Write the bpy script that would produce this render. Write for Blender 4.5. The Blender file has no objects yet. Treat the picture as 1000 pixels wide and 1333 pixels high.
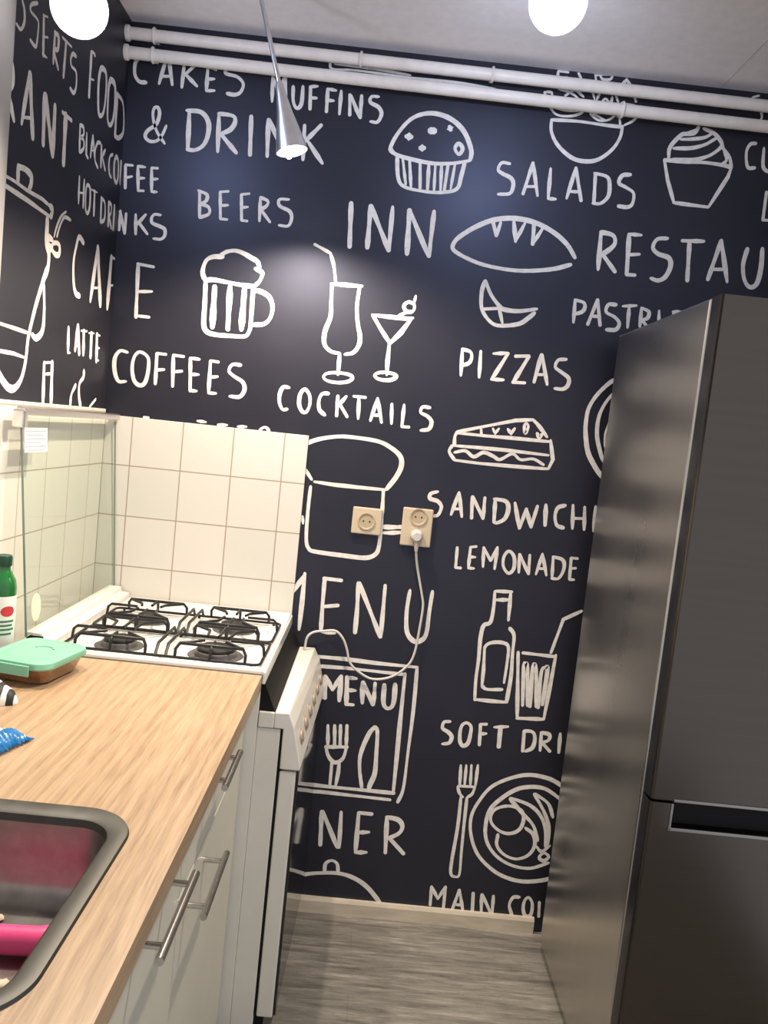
import bpy, bmesh, math, random
from mathutils import Vector, Matrix
random.seed(7)
PI = math.pi
SC = bpy.context.scene
COL = SC.collection

# ------------------------------------------------------------------ camera
cam_data = bpy.data.cameras.new('camera')
cam = bpy.data.objects.new('camera', cam_data)
COL.objects.link(cam)
cam_data.sensor_fit = 'AUTO'
cam_data.sensor_width = 36.0
cam_data.lens = 1058.3 / 1333.0 * 36.0
cam_data.clip_start = 0.02
_r = Vector((0.99447987, -0.00648524, 0.1047269))
_u = Vector((-0.10363255, 0.09561582, 0.99000905))
_f = Vector((0.01643399, 0.99539719, -0.09441593))
cam.matrix_world = Matrix(((_r.x, _u.x, -_f.x, 0.82417), (_r.y, _u.y, -_f.y, -2.45407),
                           (_r.z, _u.z, -_f.z, 1.5082), (0, 0, 0, 1)))
SC.camera = cam

# ------------------------------------------------------------------ view, world, light
SC.view_settings.view_transform = 'Standard'
SC.view_settings.look = 'None'
SC.view_settings.gamma = 1.0
SC.view_settings.use_curve_mapping = False
SC.view_settings.exposure = 0.55

world = bpy.data.worlds.new('World')
SC.world = world
world.use_nodes = True
_bg = world.node_tree.nodes['Background']
_bg.inputs['Color'].default_value = (0.88, 0.91, 1.0, 1)
_bg.inputs['Strength'].default_value = 0.58


def spot(name, loc, aim, watt, colour, size_deg, blend, radius):
    d = bpy.data.lights.new(name, 'SPOT')
    d.energy = watt
    d.color = colour
    d.spot_size = math.radians(size_deg)
    d.spot_blend = blend
    d.shadow_soft_size = radius
    o = bpy.data.objects.new(name, d)
    COL.objects.link(o)
    o.location = loc
    o.rotation_euler = (Vector(aim) - Vector(loc)).to_track_quat('-Z', 'Y').to_euler()
    return o


WARM = (1.0, 0.84, 0.66)
COOL = (0.92, 0.93, 1.0)
spot('middle_lamp_light', (0.530, -0.342, 2.150), (0.60, -0.36, 1.0), 42, WARM, 146, 0.5, 0.02)
spot('left_lamp_light', (0.155, -0.775, 2.235), (0.75, -1.65, 0.6), 33, (1.0, 0.88, 0.73), 118, 0.6, 0.035)
spot('right_lamp_light', (1.075, -0.865, 2.315), (0.85, -1.45, 0.8), 62, (1.0, 0.88, 0.72), 135, 0.6, 0.035)
# added cool spots behind the two round lamps, to turn the upper wall blue
COOL_FILL = (0.66, 0.75, 1.0)
spot('left_added_fill', (0.165, -0.60, 2.34), (0.55, 0.0, 2.15), 4.2, COOL_FILL, 150, 0.9, 0.03)
spot('right_added_fill', (1.085, -0.68, 2.42), (1.15, 0.0, 2.15), 7, COOL_FILL, 150, 0.9, 0.03)

FLOOR = -0.014
CEIL = 2.603
ROOM_R = 2.16
ROOM_N = -3.3

# ------------------------------------------------------------------ materials
def nodes_of(name):
    m = bpy.data.materials.new(name)
    m.use_nodes = True
    nt = m.node_tree
    return m, nt, nt.nodes['Principled BSDF']


def ramp(nt, fac, stops):
    r = nt.nodes.new('ShaderNodeValToRGB')
    while len(r.color_ramp.elements) > 1:
        r.color_ramp.elements.remove(r.color_ramp.elements[-1])
    r.color_ramp.elements[0].position = stops[0][0]
    r.color_ramp.elements[0].color = (*stops[0][1], 1)
    for p, c in stops[1:]:
        e = r.color_ramp.elements.new(p)
        e.color = (*c, 1)
    nt.links.new(fac, r.inputs['Fac'])
    return r.outputs['Color']


def coords(nt, scale=(1, 1, 1), loc=(0, 0, 0)):
    tc = nt.nodes.new('ShaderNodeNewGeometry')
    mp = nt.nodes.new('ShaderNodeMapping')
    mp.inputs['Scale'].default_value = scale
    mp.inputs['Location'].default_value = loc
    nt.links.new(tc.outputs['Position'], mp.inputs['Vector'])
    return mp.outputs['Vector']


def noise(nt, vec, scale, detail=4, rough=0.55, dist=0.0):
    n = nt.nodes.new('ShaderNodeTexNoise')
    n.inputs['Scale'].default_value = scale
    n.inputs['Detail'].default_value = detail
    n.inputs['Roughness'].default_value = rough
    n.inputs['Distortion'].default_value = dist
    nt.links.new(vec, n.inputs['Vector'])
    return n.outputs['Fac']


def bump(nt, bsdf, h, strength, dist=0.002):
    b = nt.nodes.new('ShaderNodeBump')
    b.inputs['Strength'].default_value = strength
    b.inputs['Distance'].default_value = dist
    nt.links.new(h, b.inputs['Height'])
    nt.links.new(b.outputs['Normal'], bsdf.inputs['Normal'])


def mat(name, colour, rough=0.5, metal=0.0, var=0.06, nscale=8, nstretch=(1, 1, 1), bmp=0.0, spec=0.5,
        trans=0.0, ior=1.45, coat=0.0):
    m, nt, b = nodes_of(name)
    f = noise(nt, coords(nt, nstretch), nscale)
    lo = tuple(max(0, c * (1 - var)) for c in colour)
    hi = tuple(min(1, c * (1 + var)) for c in colour)
    nt.links.new(ramp(nt, f, [(0.3, lo), (0.7, hi)]), b.inputs['Base Color'])
    b.inputs['Roughness'].default_value = rough
    b.inputs['Metallic'].default_value = metal
    b.inputs['Specular IOR Level'].default_value = spec
    b.inputs['Transmission Weight'].default_value = trans
    b.inputs['IOR'].default_value = ior
    b.inputs['Coat Weight'].default_value = coat
    if bmp:
        bump(nt, b, f, bmp)
    return m


def emit(name, colour, strength):
    m, nt, b = nodes_of(name)
    b.inputs['Base Color'].default_value = (*colour, 1)
    b.inputs['Emission Color'].default_value = (*colour, 1)
    b.inputs['Emission Strength'].default_value = strength
    return m


def tile_material(name, axis, off_u, off_v, pitch=0.152, grout=0.0017):
    """square cream wall tiles: grout lines every pitch along the wall and up it"""
    m, nt, b = nodes_of(name)
    g = nt.nodes.new('ShaderNodeNewGeometry')
    s = nt.nodes.new('ShaderNodeSeparateXYZ')
    nt.links.new(g.outputs['Position'], s.inputs[0])

    def M(op, a, bb=None):
        n = nt.nodes.new('ShaderNodeMath')
        n.operation = op
        for i, v in enumerate((a, bb)):
            if v is None:
                continue
            if isinstance(v, (int, float)):
                n.inputs[i].default_value = v
            else:
                nt.links.new(v, n.inputs[i])
        return n.outputs[0]

    def line(out, off):
        d = M('PINGPONG', M('SUBTRACT', out, off), pitch / 2)
        return M('LESS_THAN', d, grout), M('FLOOR', M('DIVIDE', M('SUBTRACT', out, off), pitch))
    lu, iu = line(s.outputs[axis], off_u)
    lv, iv = line(s.outputs['Z'], off_v)
    gl = M('MAXIMUM', lu, lv)
    wn = nt.nodes.new('ShaderNodeTexWhiteNoise')
    wn.noise_dimensions = '2D'
    cb = nt.nodes.new('ShaderNodeCombineXYZ')
    nt.links.new(iu, cb.inputs[0])
    nt.links.new(iv, cb.inputs[1])
    nt.links.new(cb.outputs[0], wn.inputs['Vector'])
    base = ramp(nt, wn.outputs['Value'], [(0, (0.68, 0.665, 0.60)), (0.5, (0.705, 0.68, 0.62)), (1, (0.73, 0.69, 0.635))])
    mx = nt.nodes.new('ShaderNodeMix')
    mx.data_type = 'RGBA'
    nt.links.new(gl, mx.inputs['Factor'])
    nt.links.new(base, mx.inputs['A'])
    mx.inputs['B'].default_value = (0.40, 0.31, 0.24, 1)
    nt.links.new(mx.outputs['Result'], b.inputs['Base Color'])
    b.inputs['Roughness'].default_value = 0.28
    inv = M('SUBTRACT', 1.0, gl)
    bump(nt, b, inv, 0.4, 0.001)
    return m


def wood_top():
    m, nt, b = nodes_of('oak_laminate')
    # broad cathedral figure, bent growth lines and fine pores, all running along the worktop
    f1 = noise(nt, coords(nt, (1.0, 0.16, 1.0)), 7, 4, 0.55, 0.6)
    w = nt.nodes.new('ShaderNodeTexWave')
    w.bands_direction = 'X'
    w.inputs['Scale'].default_value = 13
    w.inputs['Distortion'].default_value = 9.0
    w.inputs['Detail'].default_value = 3
    w.inputs['Detail Scale'].default_value = 0.9
    nt.links.new(coords(nt, (1.0, 0.14, 1.0), (0.2, 0.1, 0)), w.inputs['Vector'])
    f2 = noise(nt, coords(nt, (1.0, 0.045, 1.0), (3, 1, 0)), 230, 4, 0.6, 0.2)
    def mixf(a, bb, fac):
        mx = nt.nodes.new('ShaderNodeMix')
        mx.inputs['Factor'].default_value = fac
        nt.links.new(a, mx.inputs['A'])
        nt.links.new(bb, mx.inputs['B'])
        return mx.outputs['Result']
    m1 = mixf(f1, w.outputs['Fac'], 0.17)
    c = ramp(nt, mixf(m1, f2, 0.50), [(0.34, (0.235, 0.150, 0.086)), (0.44, (0.335, 0.225, 0.134)),
                                      (0.54, (0.405, 0.280, 0.172)), (0.66, (0.455, 0.322, 0.205))])
    nt.links.new(c, b.inputs['Base Color'])
    b.inputs['Roughness'].default_value = 0.42
    bump(nt, b, f2, 0.15, 0.001)
    return m


def floor_wood():
    m, nt, b = nodes_of('grey_wood_vinyl')
    br = nt.nodes.new('ShaderNodeTexBrick')
    br.offset = 0.37
    br.inputs['Scale'].default_value = 1.0
    br.inputs['Brick Width'].default_value = 1.2
    br.inputs['Row Height'].default_value = 0.155
    br.inputs['Mortar Size'].default_value = 0.0012
    br.inputs['Color1'].default_value = (0.9, 0.9, 0.9, 1)
    br.inputs['Color2'].default_value = (1, 1, 1, 1)
    br.inputs['Mortar'].default_value = (0.75, 0.75, 0.75, 1)
    nt.links.new(coords(nt, (1, 1, 1), (0.3, 0.05, 0)), br.inputs['Vector'])
    f1 = noise(nt, coords(nt, (0.10, 1.0, 1.0)), 46, 8, 0.78, 0.35)
    c = ramp(nt, f1, [(0.32, (0.07, 0.064, 0.056)), (0.44, (0.175, 0.164, 0.144)), (0.56, (0.27, 0.252, 0.222)), (0.68, (0.43, 0.405, 0.362))])
    mx = nt.nodes.new('ShaderNodeMix')
    mx.data_type = 'RGBA'
    mx.blend_type = 'MULTIPLY'
    mx.inputs['Factor'].default_value = 1
    nt.links.new(c, mx.inputs['A'])
    nt.links.new(br.outputs['Color'], mx.inputs['B'])
    nt.links.new(mx.outputs['Result'], b.inputs['Base Color'])
    b.inputs['Roughness'].default_value = 0.45
    bump(nt, b, f1, 0.2, 0.001)
    return m


def brushed(name, colour, rough, stretch, var=0.12, scale=60, aniso=0.0):
    m, nt, b = nodes_of(name)
    f = noise(nt, coords(nt, stretch), scale, 3, 0.6)
    lo = tuple(c * (1 - var) for c in colour)
    hi = tuple(c * (1 + var) for c in colour)
    nt.links.new(ramp(nt, f, [(0.3, lo), (0.7, hi)]), b.inputs['Base Color'])
    b.inputs['Metallic'].default_value = 1.0
    r = nt.nodes.new('ShaderNodeMapRange')
    r.inputs['To Min'].default_value = rough * 0.85
    r.inputs['To Max'].default_value = rough * 1.15
    nt.links.new(f, r.inputs['Value'])
    nt.links.new(r.outputs[0], b.inputs['Roughness'])
    return m


def zebra():
    m, nt, b = nodes_of('black_white_print')
    w = nt.nodes.new('ShaderNodeTexWave')
    w.inputs['Scale'].default_value = 14
    w.inputs['Distortion'].default_value = 3.0
    nt.links.new(coords(nt, (1, 0.6, 1)), w.inputs['Vector'])
    nt.links.new(ramp(nt, w.outputs['Fac'], [(0.60, (0.012, 0.011, 0.013)), (0.65, (0.75, 0.74, 0.72))]), b.inputs['Base Color'])
    b.inputs['Roughness'].default_value = 0.6
    return m


MT = {}
MT['wallpaper'] = mat('blackboard_wallpaper', (0.0165, 0.0150, 0.0180), 0.46, var=0.18, nscale=5, spec=0.8, bmp=0.05)
MT['wallpaper'].node_tree.nodes['Principled BSDF'].inputs['Specular Tint'].default_value = (0.62, 0.69, 1.0, 1)  # blue put into the sheen, imitating the glare haze over the upper wall
MT['chalk'] = mat('white_brush_paint', (0.80, 0.765, 0.725), 0.6, var=0.12, nscale=60)
MT['plaster'] = mat('ceiling_plaster', (0.82, 0.79, 0.80), 0.85, var=0.04, nscale=30, bmp=0.08)
MT['seam'] = mat('ceiling_joint', (0.66, 0.63, 0.63), 0.9)
MT['plain_wall'] = mat('right_wall_paint', (0.42, 0.40, 0.38), 0.8, bmp=0.05)
MT['tile_back'] = tile_material('cream_tiles_back', 'X', 0.090, 1.031)
MT['tile_left'] = tile_material('cream_tiles_left', 'Y', -0.270, 1.031)
MT['floor'] = floor_wood()
MT['oak'] = wood_top()
MT['skirt'] = mat('skirting_pine', (0.62, 0.54, 0.43), 0.55, var=0.12, nscale=10, nstretch=(1, 5, 5))
MT['frame_white'] = mat('frame_paint', (0.42, 0.40, 0.395), 0.5)
MT['pipe'] = mat('pipe_paint', (0.80, 0.745, 0.69), 0.42, var=0.07, nscale=20)
MT['cab'] = mat('cabinet_laminate', (0.60, 0.57, 0.47), 0.38, var=0.03)
MT['cab_dark'] = mat('cabinet_plinth', (0.10, 0.095, 0.085), 0.6)
MT['enamel'] = mat('white_enamel', (0.78, 0.765, 0.74), 0.18, var=0.02, coat=0.3)
MT['appl'] = mat('appliance_white', (0.71, 0.68, 0.61), 0.32, var=0.03)
MT['black_gl'] = mat('black_oven_glass', (0.012, 0.012, 0.011), 0.06, var=0.1, spec=0.7)
MT['black'] = mat('black_matt', (0.008, 0.0075, 0.0075), 0.6, spec=0.2)
MT['iron'] = mat('cast_iron_black', (0.010, 0.010, 0.011), 0.42, var=0.3, nscale=80, bmp=0.2)
MT['burner'] = mat('burner_alu', (0.16, 0.15, 0.15), 0.45, metal=0.7, var=0.2, nscale=40)
MT['knob'] = mat('knob_brown', (0.36, 0.29, 0.23), 0.4)
MT['alu'] = brushed('brushed_aluminium', (0.72, 0.70, 0.68), 0.34, (1, 0.05, 1))
MT['alu_white'] = mat('rail_white', (0.74, 0.71, 0.66), 0.35)
MT['steel'] = brushed('handle_steel', (0.62, 0.60, 0.57), 0.26, (1, 0.1, 1))
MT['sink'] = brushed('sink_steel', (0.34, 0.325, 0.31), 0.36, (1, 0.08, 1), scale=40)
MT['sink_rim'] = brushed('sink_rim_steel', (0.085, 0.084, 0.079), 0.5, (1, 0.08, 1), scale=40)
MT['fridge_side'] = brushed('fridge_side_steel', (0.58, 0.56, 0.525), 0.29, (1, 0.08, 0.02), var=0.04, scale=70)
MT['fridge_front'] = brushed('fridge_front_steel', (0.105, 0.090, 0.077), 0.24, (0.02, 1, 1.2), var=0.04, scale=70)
MT['fridge_edge'] = mat('fridge_door_edge', (0.012, 0.012, 0.014), 0.22, spec=0.25)
MT['gasket'] = mat('fridge_gasket', (0.02, 0.02, 0.022), 0.6)
MT['fridge_trim'] = brushed('fridge_trim', (0.30, 0.285, 0.265), 0.3, (0.05, 1, 1))
MT['socket'] = mat('socket_cream', (0.60, 0.50, 0.36), 0.38, var=0.04)
MT['socket_in'] = mat('socket_shade', (0.47, 0.38, 0.26), 0.45)
MT['dark_hole'] = mat('socket_hole', (0.03, 0.025, 0.02), 0.6)
MT['cable'] = mat('cable_white', (0.60, 0.57, 0.54), 0.45)
MT['lamp_steel'] = mat('lamp_steel', (0.80, 0.82, 0.88), 0.34, metal=1.0, var=0.1, nscale=20)
MT['lamp_white'] = mat('lamp_white', (0.8, 0.79, 0.8), 0.3)
MT['bulb'] = emit('bulb_light', (1.0, 0.97, 0.98), 9.0)
MT['bulb_warm'] = emit('bulb_warm_light', (1.0, 0.93, 0.82), 14.0)
MT['mint'] = mat('mint_plastic', (0.20, 0.48, 0.335), 0.42, var=0.04)
MT['brown_glass'] = mat('food_in_glass', (0.24, 0.12, 0.055), 0.12, var=0.35, nscale=30, coat=0.6)
MT['green_glass'] = mat('green_bottle_glass', (0.010, 0.11, 0.022), 0.08, var=0.25, nscale=12, coat=0.5)
MT['green_dark'] = mat('green_cap', (0.006, 0.045, 0.022), 0.35)
MT['label_white'] = mat('paper_label', (0.72, 0.72, 0.68), 0.5)
MT['label_red'] = mat('red_emblem', (0.55, 0.035, 0.045), 0.45)
MT['label_green'] = mat('green_print', (0.05, 0.15, 0.10), 0.5)
MT['film_white'] = mat('white_film', (0.70, 0.73, 0.76), 0.28, var=0.05, nscale=30, bmp=0.4)
MT['film_blue'] = mat('blue_film', (0.015, 0.16, 0.42), 0.26, var=0.25, nscale=90, bmp=0.5)
MT['print_pale'] = mat('pale_print', (0.45, 0.60, 0.75), 0.4)
MT['zebra'] = zebra()
MT['pink'] = mat('pink_rubber', (0.80, 0.075, 0.25), 0.4, var=0.08)
MT['scrap'] = mat('food_scrap', (0.62, 0.55, 0.42), 0.7, var=0.2, nscale=60)
MT['sticker'] = mat('sticker_paper', (0.74, 0.74, 0.74), 0.6)
MT['sticker_ink'] = mat('sticker_ink', (0.38, 0.38, 0.42), 0.6)
MT['sticker_cream'] = mat('cream_sticker', (0.80, 0.74, 0.55), 0.5)


def glass_pane():
    m, nt, b = nodes_of('lid_glass')
    b.inputs['Base Color'].default_value = (0.90, 0.95, 0.92, 1)
    b.inputs['Roughness'].default_value = 0.02
    b.inputs['Transmission Weight'].default_value = 1.0
    b.inputs['IOR'].default_value = 1.5
    f = noise(nt, coords(nt, (1, 1, 0.15)), 12)
    nt.links.new(ramp(nt, f, [(0.3, (0.80, 0.865, 0.825)), (0.7, (0.84, 0.895, 0.86))]), b.inputs['Base Color'])
    # let light shine through the pane instead of casting a full shadow
    tr = nt.nodes.new('ShaderNodeBsdfTransparent')
    tr.inputs['Color'].default_value = (0.935, 0.958, 0.938, 1)
    gl = nt.nodes.new('ShaderNodeBsdfGlossy')
    gl.inputs['Roughness'].default_value = 0.03
    mx = nt.nodes.new('ShaderNodeMixShader')
    mx.inputs[0].default_value = 0.07
    nt.links.new(tr.outputs[0], mx.inputs[1])
    nt.links.new(gl.outputs[0], mx.inputs[2])
    nt.links.new(mx.outputs[0], nt.nodes['Material Output'].inputs['Surface'])
    return m


MT['glass'] = glass_pane()
MT['glass_edge'] = mat('glass_edge', (0.20, 0.27, 0.25), 0.15)

# ------------------------------------------------------------------ mesh helpers
ORG = {}


def build(name, bm, mats, parent=None, smooth=False, bevel=0.0, segs=2):
    if not isinstance(mats, (list, tuple)):
        mats = [mats]
    org = ORG.get(parent.name, Vector((0, 0, 0))) if parent else Vector((0, 0, 0))
    bmesh.ops.recalc_face_normals(bm, faces=bm.faces)
    bmesh.ops.translate(bm, vec=-org, verts=bm.verts)
    me = bpy.data.meshes.new(name)
    bm.to_mesh(me)
    bm.free()
    for m in mats:
        me.materials.append(MT[m])
    if smooth:
        me.polygons.foreach_set('use_smooth', [True] * len(me.polygons))
        me.set_sharp_from_angle(angle=math.radians(42))
    o = bpy.data.objects.new(name, me)
    COL.objects.link(o)
    if parent:
        o.parent = parent
        ORG[o.name] = org
    if bevel:
        bv = o.modifiers.new('bevel', 'BEVEL')
        bv.width = bevel
        bv.segments = segs
        bv.limit_method = 'ANGLE'
        bv.angle_limit = math.radians(40)
    return o


def thing(name, loc, label, cat, group=None):
    o = bpy.data.objects.new(name, None)
    o.empty_display_size = 0.05
    COL.objects.link(o)
    o.location = loc
    ORG[o.name] = Vector(loc)
    return tag(o, label, cat, group)


def tag(o, label, cat, group=None):
    o['label'] = label
    o['category'] = cat
    if group:
        o['group'] = group
    return o


def struct(o, label=None, cat=None):
    o['kind'] = 'structure'
    if label:
        o['label'] = label
        o['category'] = cat
    return o


def B():
    return bmesh.new()


def box(bm, x0, x1, y0, y1, z0, z1, mi=0):
    vs = [bm.verts.new(p) for p in ((x0, y0, z0), (x1, y0, z0), (x1, y1, z0), (x0, y1, z0),
                                    (x0, y0, z1), (x1, y0, z1), (x1, y1, z1), (x0, y1, z1))]
    for f in ((0, 3, 2, 1), (4, 5, 6, 7), (0, 1, 5, 4), (1, 2, 6, 5), (2, 3, 7, 6), (3, 0, 4, 7)):
        bm.faces.new([vs[i] for i in f]).material_index = mi
    return vs


def prism(bm, poly, axis, a, b, mi=0):
    """extrude a 2D polygon; axis 'y': poly is (x,z); 'z': (x,y); 'x': (y,z)"""
    def P(p, t):
        return {'y': (p[0], t, p[1]), 'z': (p[0], p[1], t), 'x': (t, p[0], p[1])}[axis]
    A = [bm.verts.new(P(p, a)) for p in poly]
    Bv = [bm.verts.new(P(p, b)) for p in poly]
    n = len(poly)
    bm.faces.new(A).material_index = mi
    bm.faces.new(Bv[::-1]).material_index = mi
    for i in range(n):
        bm.faces.new((A[i], A[(i + 1) % n], Bv[(i + 1) % n], Bv[i])).material_index = mi
    return A, Bv


def frame_of(d):
    d = d.normalized()
    a = Vector((0, 0, 1)) if abs(d.z) < 0.9 else Vector((1, 0, 0))
    u = d.cross(a).normalized()
    return u, d.cross(u).normalized()


def tube(bm, pts, r, seg=10, closed=False, mi=0, r2=None):
    pts = [Vector(p) for p in pts]
    n = len(pts)
    rings = []
    u = None
    for i, p in enumerate(pts):
        if closed:
            d = pts[(i + 1) % n] - pts[i - 1]
        else:
            d = pts[min(i + 1, n - 1)] - pts[max(i - 1, 0)]
        d.normalize()
        if u is None:
            u, v = frame_of(d)
        else:
            u = (u - d * u.dot(d)).normalized()
            v = d.cross(u).normalized()
        rr = r if r2 is None else r + (r2 - r) * i / (n - 1)
        k = 1.0
        if 0 < i < n - 1 or closed:
            c = (pts[i] - pts[i - 1]).normalized().dot((pts[(i + 1) % n] - pts[i]).normalized())
            k = 1 / max(0.6, math.sqrt((1 + c) / 2))
        rings.append([bm.verts.new(p + (u * math.cos(t) + v * math.sin(t)) * rr * min(k, 1.3))
                      for t in [2 * PI * j / seg for j in range(seg)]])
    m = n if closed else n - 1
    for i in range(m):
        a, b = rings[i], rings[(i + 1) % n]
        for j in range(seg):
            bm.faces.new((a[j], a[(j + 1) % seg], b[(j + 1) % seg], b[j])).material_index = mi
    if not closed:
        bm.faces.new(rings[0][::-1]).material_index = mi
        bm.faces.new(rings[-1]).material_index = mi


def lathe(bm, prof, base, direction=(0, 0, 1), seg=24, mi=0, cap=True):
    base = Vector(base)
    d = Vector(direction).normalized()
    u, v = frame_of(d)
    rings = []
    for r, h in prof:
        rings.append([bm.verts.new(base + d * h + (u * math.cos(t) + v * math.sin(t)) * max(r, 1e-4))
                      for t in [2 * PI * j / seg for j in range(seg)]])
    for a, b in zip(rings, rings[1:]):
        for j in range(seg):
            bm.faces.new((a[j], a[(j + 1) % seg], b[(j + 1) % seg], b[j])).material_index = mi
    if cap:
        bm.faces.new(rings[0][::-1]).material_index = mi
        bm.faces.new(rings[-1]).material_index = mi


def rrect(x0, x1, y0, y1, r, n=8):
    out = []
    for cx, cy, a0 in ((x1 - r, y1 - r, 0), (x0 + r, y1 - r, PI / 2), (x0 + r, y0 + r, PI), (x1 - r, y0 + r, 1.5 * PI)):
        for i in range(n + 1):
            t = a0 + PI / 2 * i / n
            out.append((cx + r * math.cos(t), cy + r * math.sin(t)))
    return out


def loft(bm, rings, cap0=True, cap1=True, mi=0):
    vs = [[bm.verts.new(p) for p in r] for r in rings]
    n = len(vs[0])
    for a, b in zip(vs, vs[1:]):
        for j in range(n):
            bm.faces.new((a[j], a[(j + 1) % n], b[(j + 1) % n], b[j])).material_index = mi
    if cap0:
        bm.faces.new(vs[0][::-1]).material_index = mi
    if cap1:
        bm.faces.new(vs[-1]).material_index = mi
    return vs


def spline(pts, n=6, closed=False):
    """Catmull-Rom through the points"""
    P = [Vector(p) for p in pts]
    out = []
    N = len(P)
    rng = N if closed else N - 1
    for i in range(rng):
        p1, p2 = P[i], P[(i + 1) % N]
        p0 = P[i - 1] if (closed or i > 0) else p1 * 2 - p2
        p3 = P[(i + 2) % N] if (closed or i + 2 < N) else p2 * 2 - p1
        for k in range(n):
            t = k / n
            out.append(0.5 * (2 * p1 + (p2 - p0) * t + (2 * p0 - 5 * p1 + 4 * p2 - p3) * t * t
                              + (3 * p1 - p0 - 3 * p2 + p3) * t ** 3))
    if not closed:
        out.append(P[-1])
    return out

LEFT_WALL_ART = """
100s -699,2261 -678,2260 -664,2282 -668,2305 -679,2317 -681,2334
87s -608,2347 -636,2330 -638,2316 -603,2315 -597,2302 -601,2265 -610,2258 -633,2260
134l -574,2338 -565,2258
60l -578,2337 -553,2345
60l -575,2294 -546,2305
67l -570,2260 -545,2262
137l -511,2334 -511,2266
126s -514,2331 -491,2332 -491,2305 -510,2293 -482,2265
144l -447,2342 -450,2261
80l -470,2341 -414,2345
106s -383,2337 -403,2334 -414,2318 -407,2304 -377,2303 -371,2273 -383,2252 -407,2253
173l -288,2389 -285,2282
95s -288,2391 -272,2394 -261,2392
65l -289,2325 -260,2333
158c -207,2385 -176,2384 -167,2341 -174,2290 -194,2269 -213,2275 -225,2332 -221,2369
170c -133,2386 -102,2383 -92,2338 -99,2294 -120,2272 -142,2282 -150,2347 -146,2373
211l -80,2371 -74,2259
142s -80,2371 -34,2369 -15,2342 -9,2293 -43,2265 -74,2259
186l -730,2182 -722,2069
140s -728,2182 -706,2178 -698,2151 -706,2132 -722,2123
196l -720,2121 -685,2076
182l -627,2190 -649,2083
221l -624,2195 -592,2073
85l -643,2097 -596,2113
229l -545,2182 -537,2078
244l -541,2183 -482,2072
240l -486,2181 -482,2072
257l -422,2186 -417,2073
128l -443,2184 -385,2186
137l -330,2196 -323,2133
103s -327,2197 -308,2198 -303,2182 -322,2169 -300,2169 -297,2151 -319,2133
126l -283,2192 -277,2141 -263,2137
137l -240,2201 -247,2146
153l -240,2201 -217,2156
60l -246,2162 -222,2170
104s -181,2203 -202,2197 -216,2175 -213,2148 -189,2136
158l -173,2199 -167,2146
135l -143,2198 -163,2174 -133,2148
121s -81,2207 -102,2194 -107,2169 -97,2149 -80,2144
145c -52,2210 -32,2203 -25,2164 -37,2143 -58,2154 -64,2189
182l -8,2211 -2,2150
69l -8,2211 6,2212
60l -4,2181 11,2184
139l -312,2075 -307,2012
142l -278,2077 -274,2010
60l -310,2037 -276,2045
120c -255,2072 -234,2068 -228,2026 -240,2004 -257,2012 -262,2054
154l -200,2072 -195,2011
60l -227,2069 -181,2074
162l -146,2070 -140,2007
117s -146,2070 -117,2063 -111,2024 -137,2006
170l -86,2075 -79,2012
115s -86,2075 -64,2071 -64,2050 -81,2039
151l -79,2039 -51,2012
176l -38,2078 -35,2013
95l -826,1951 -731,1955 -668,1958 -600,1957 -522,1961 -476,1957
167s -479,1957 -464,1955 -464,1946 -471,1934
116l -824,1936 -729,1937 -665,1937 -597,1937 -523,1935 -470,1934
204l -653,1993 -650,1960
176s -653,1992 -620,1997 -589,1993 -586,1976 -596,1961
230s -489,1929 -486,1885 -480,1865 -467,1847 -469,1814 -485,1793
246s -476,1887 -456,1880 -468,1855
150s -450,1879 -423,1885 -408,1880 -408,1862 -429,1856 -453,1863
86s -444,1895 -434,1919 -411,1951 -382,1970
93s -428,1899 -413,1929 -389,1955 -350,1958
190s -472,1816 -496,1771 -520,1724 -540,1676 -552,1640 -557,1594 -567,1561 -581,1540 -606,1524 -633,1523 -661,1535 -684,1550 -711,1571
184s -484,1773 -473,1711 -477,1667 -508,1647 -533,1652
96l -722,1656 -692,1656 -630,1655 -548,1653
95l -715,1599 -685,1599 -622,1600 -560,1596
202l -317,1695 -310,1634
69l -311,1634 -293,1633
208l -254,1709 -262,1644
212l -254,1709 -231,1637
68l -260,1656 -237,1657
223l -209,1700 -201,1639
69l -229,1699 -184,1703
235l -150,1701 -145,1637
71l -171,1700 -128,1704
244l -106,1703 -96,1630
77l -106,1703 -81,1703
74l -99,1667 -78,1668
73l -96,1632 -76,1633
202l -454,1593 -446,1493
212l -407,1599 -397,1496
83l -456,1594 -407,1599
84l -451,1567 -404,1571
160s -241,1553 -267,1526 -270,1496
176s -188,1595 -189,1577 -214,1558 -212,1525 -194,1496
113l -78,1522 -126,1498
165s -253,1924 -288,1931 -303,1902 -313,1862 -304,1814 -285,1789 -255,1786
250l -148,1936 -176,1788
273l -148,1936 -96,1787
81l -168,1823 -116,1832
291l -33,1934 -37,1789
96l -39,1935 11,1936
86l -32,1854 5,1860
"""
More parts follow.
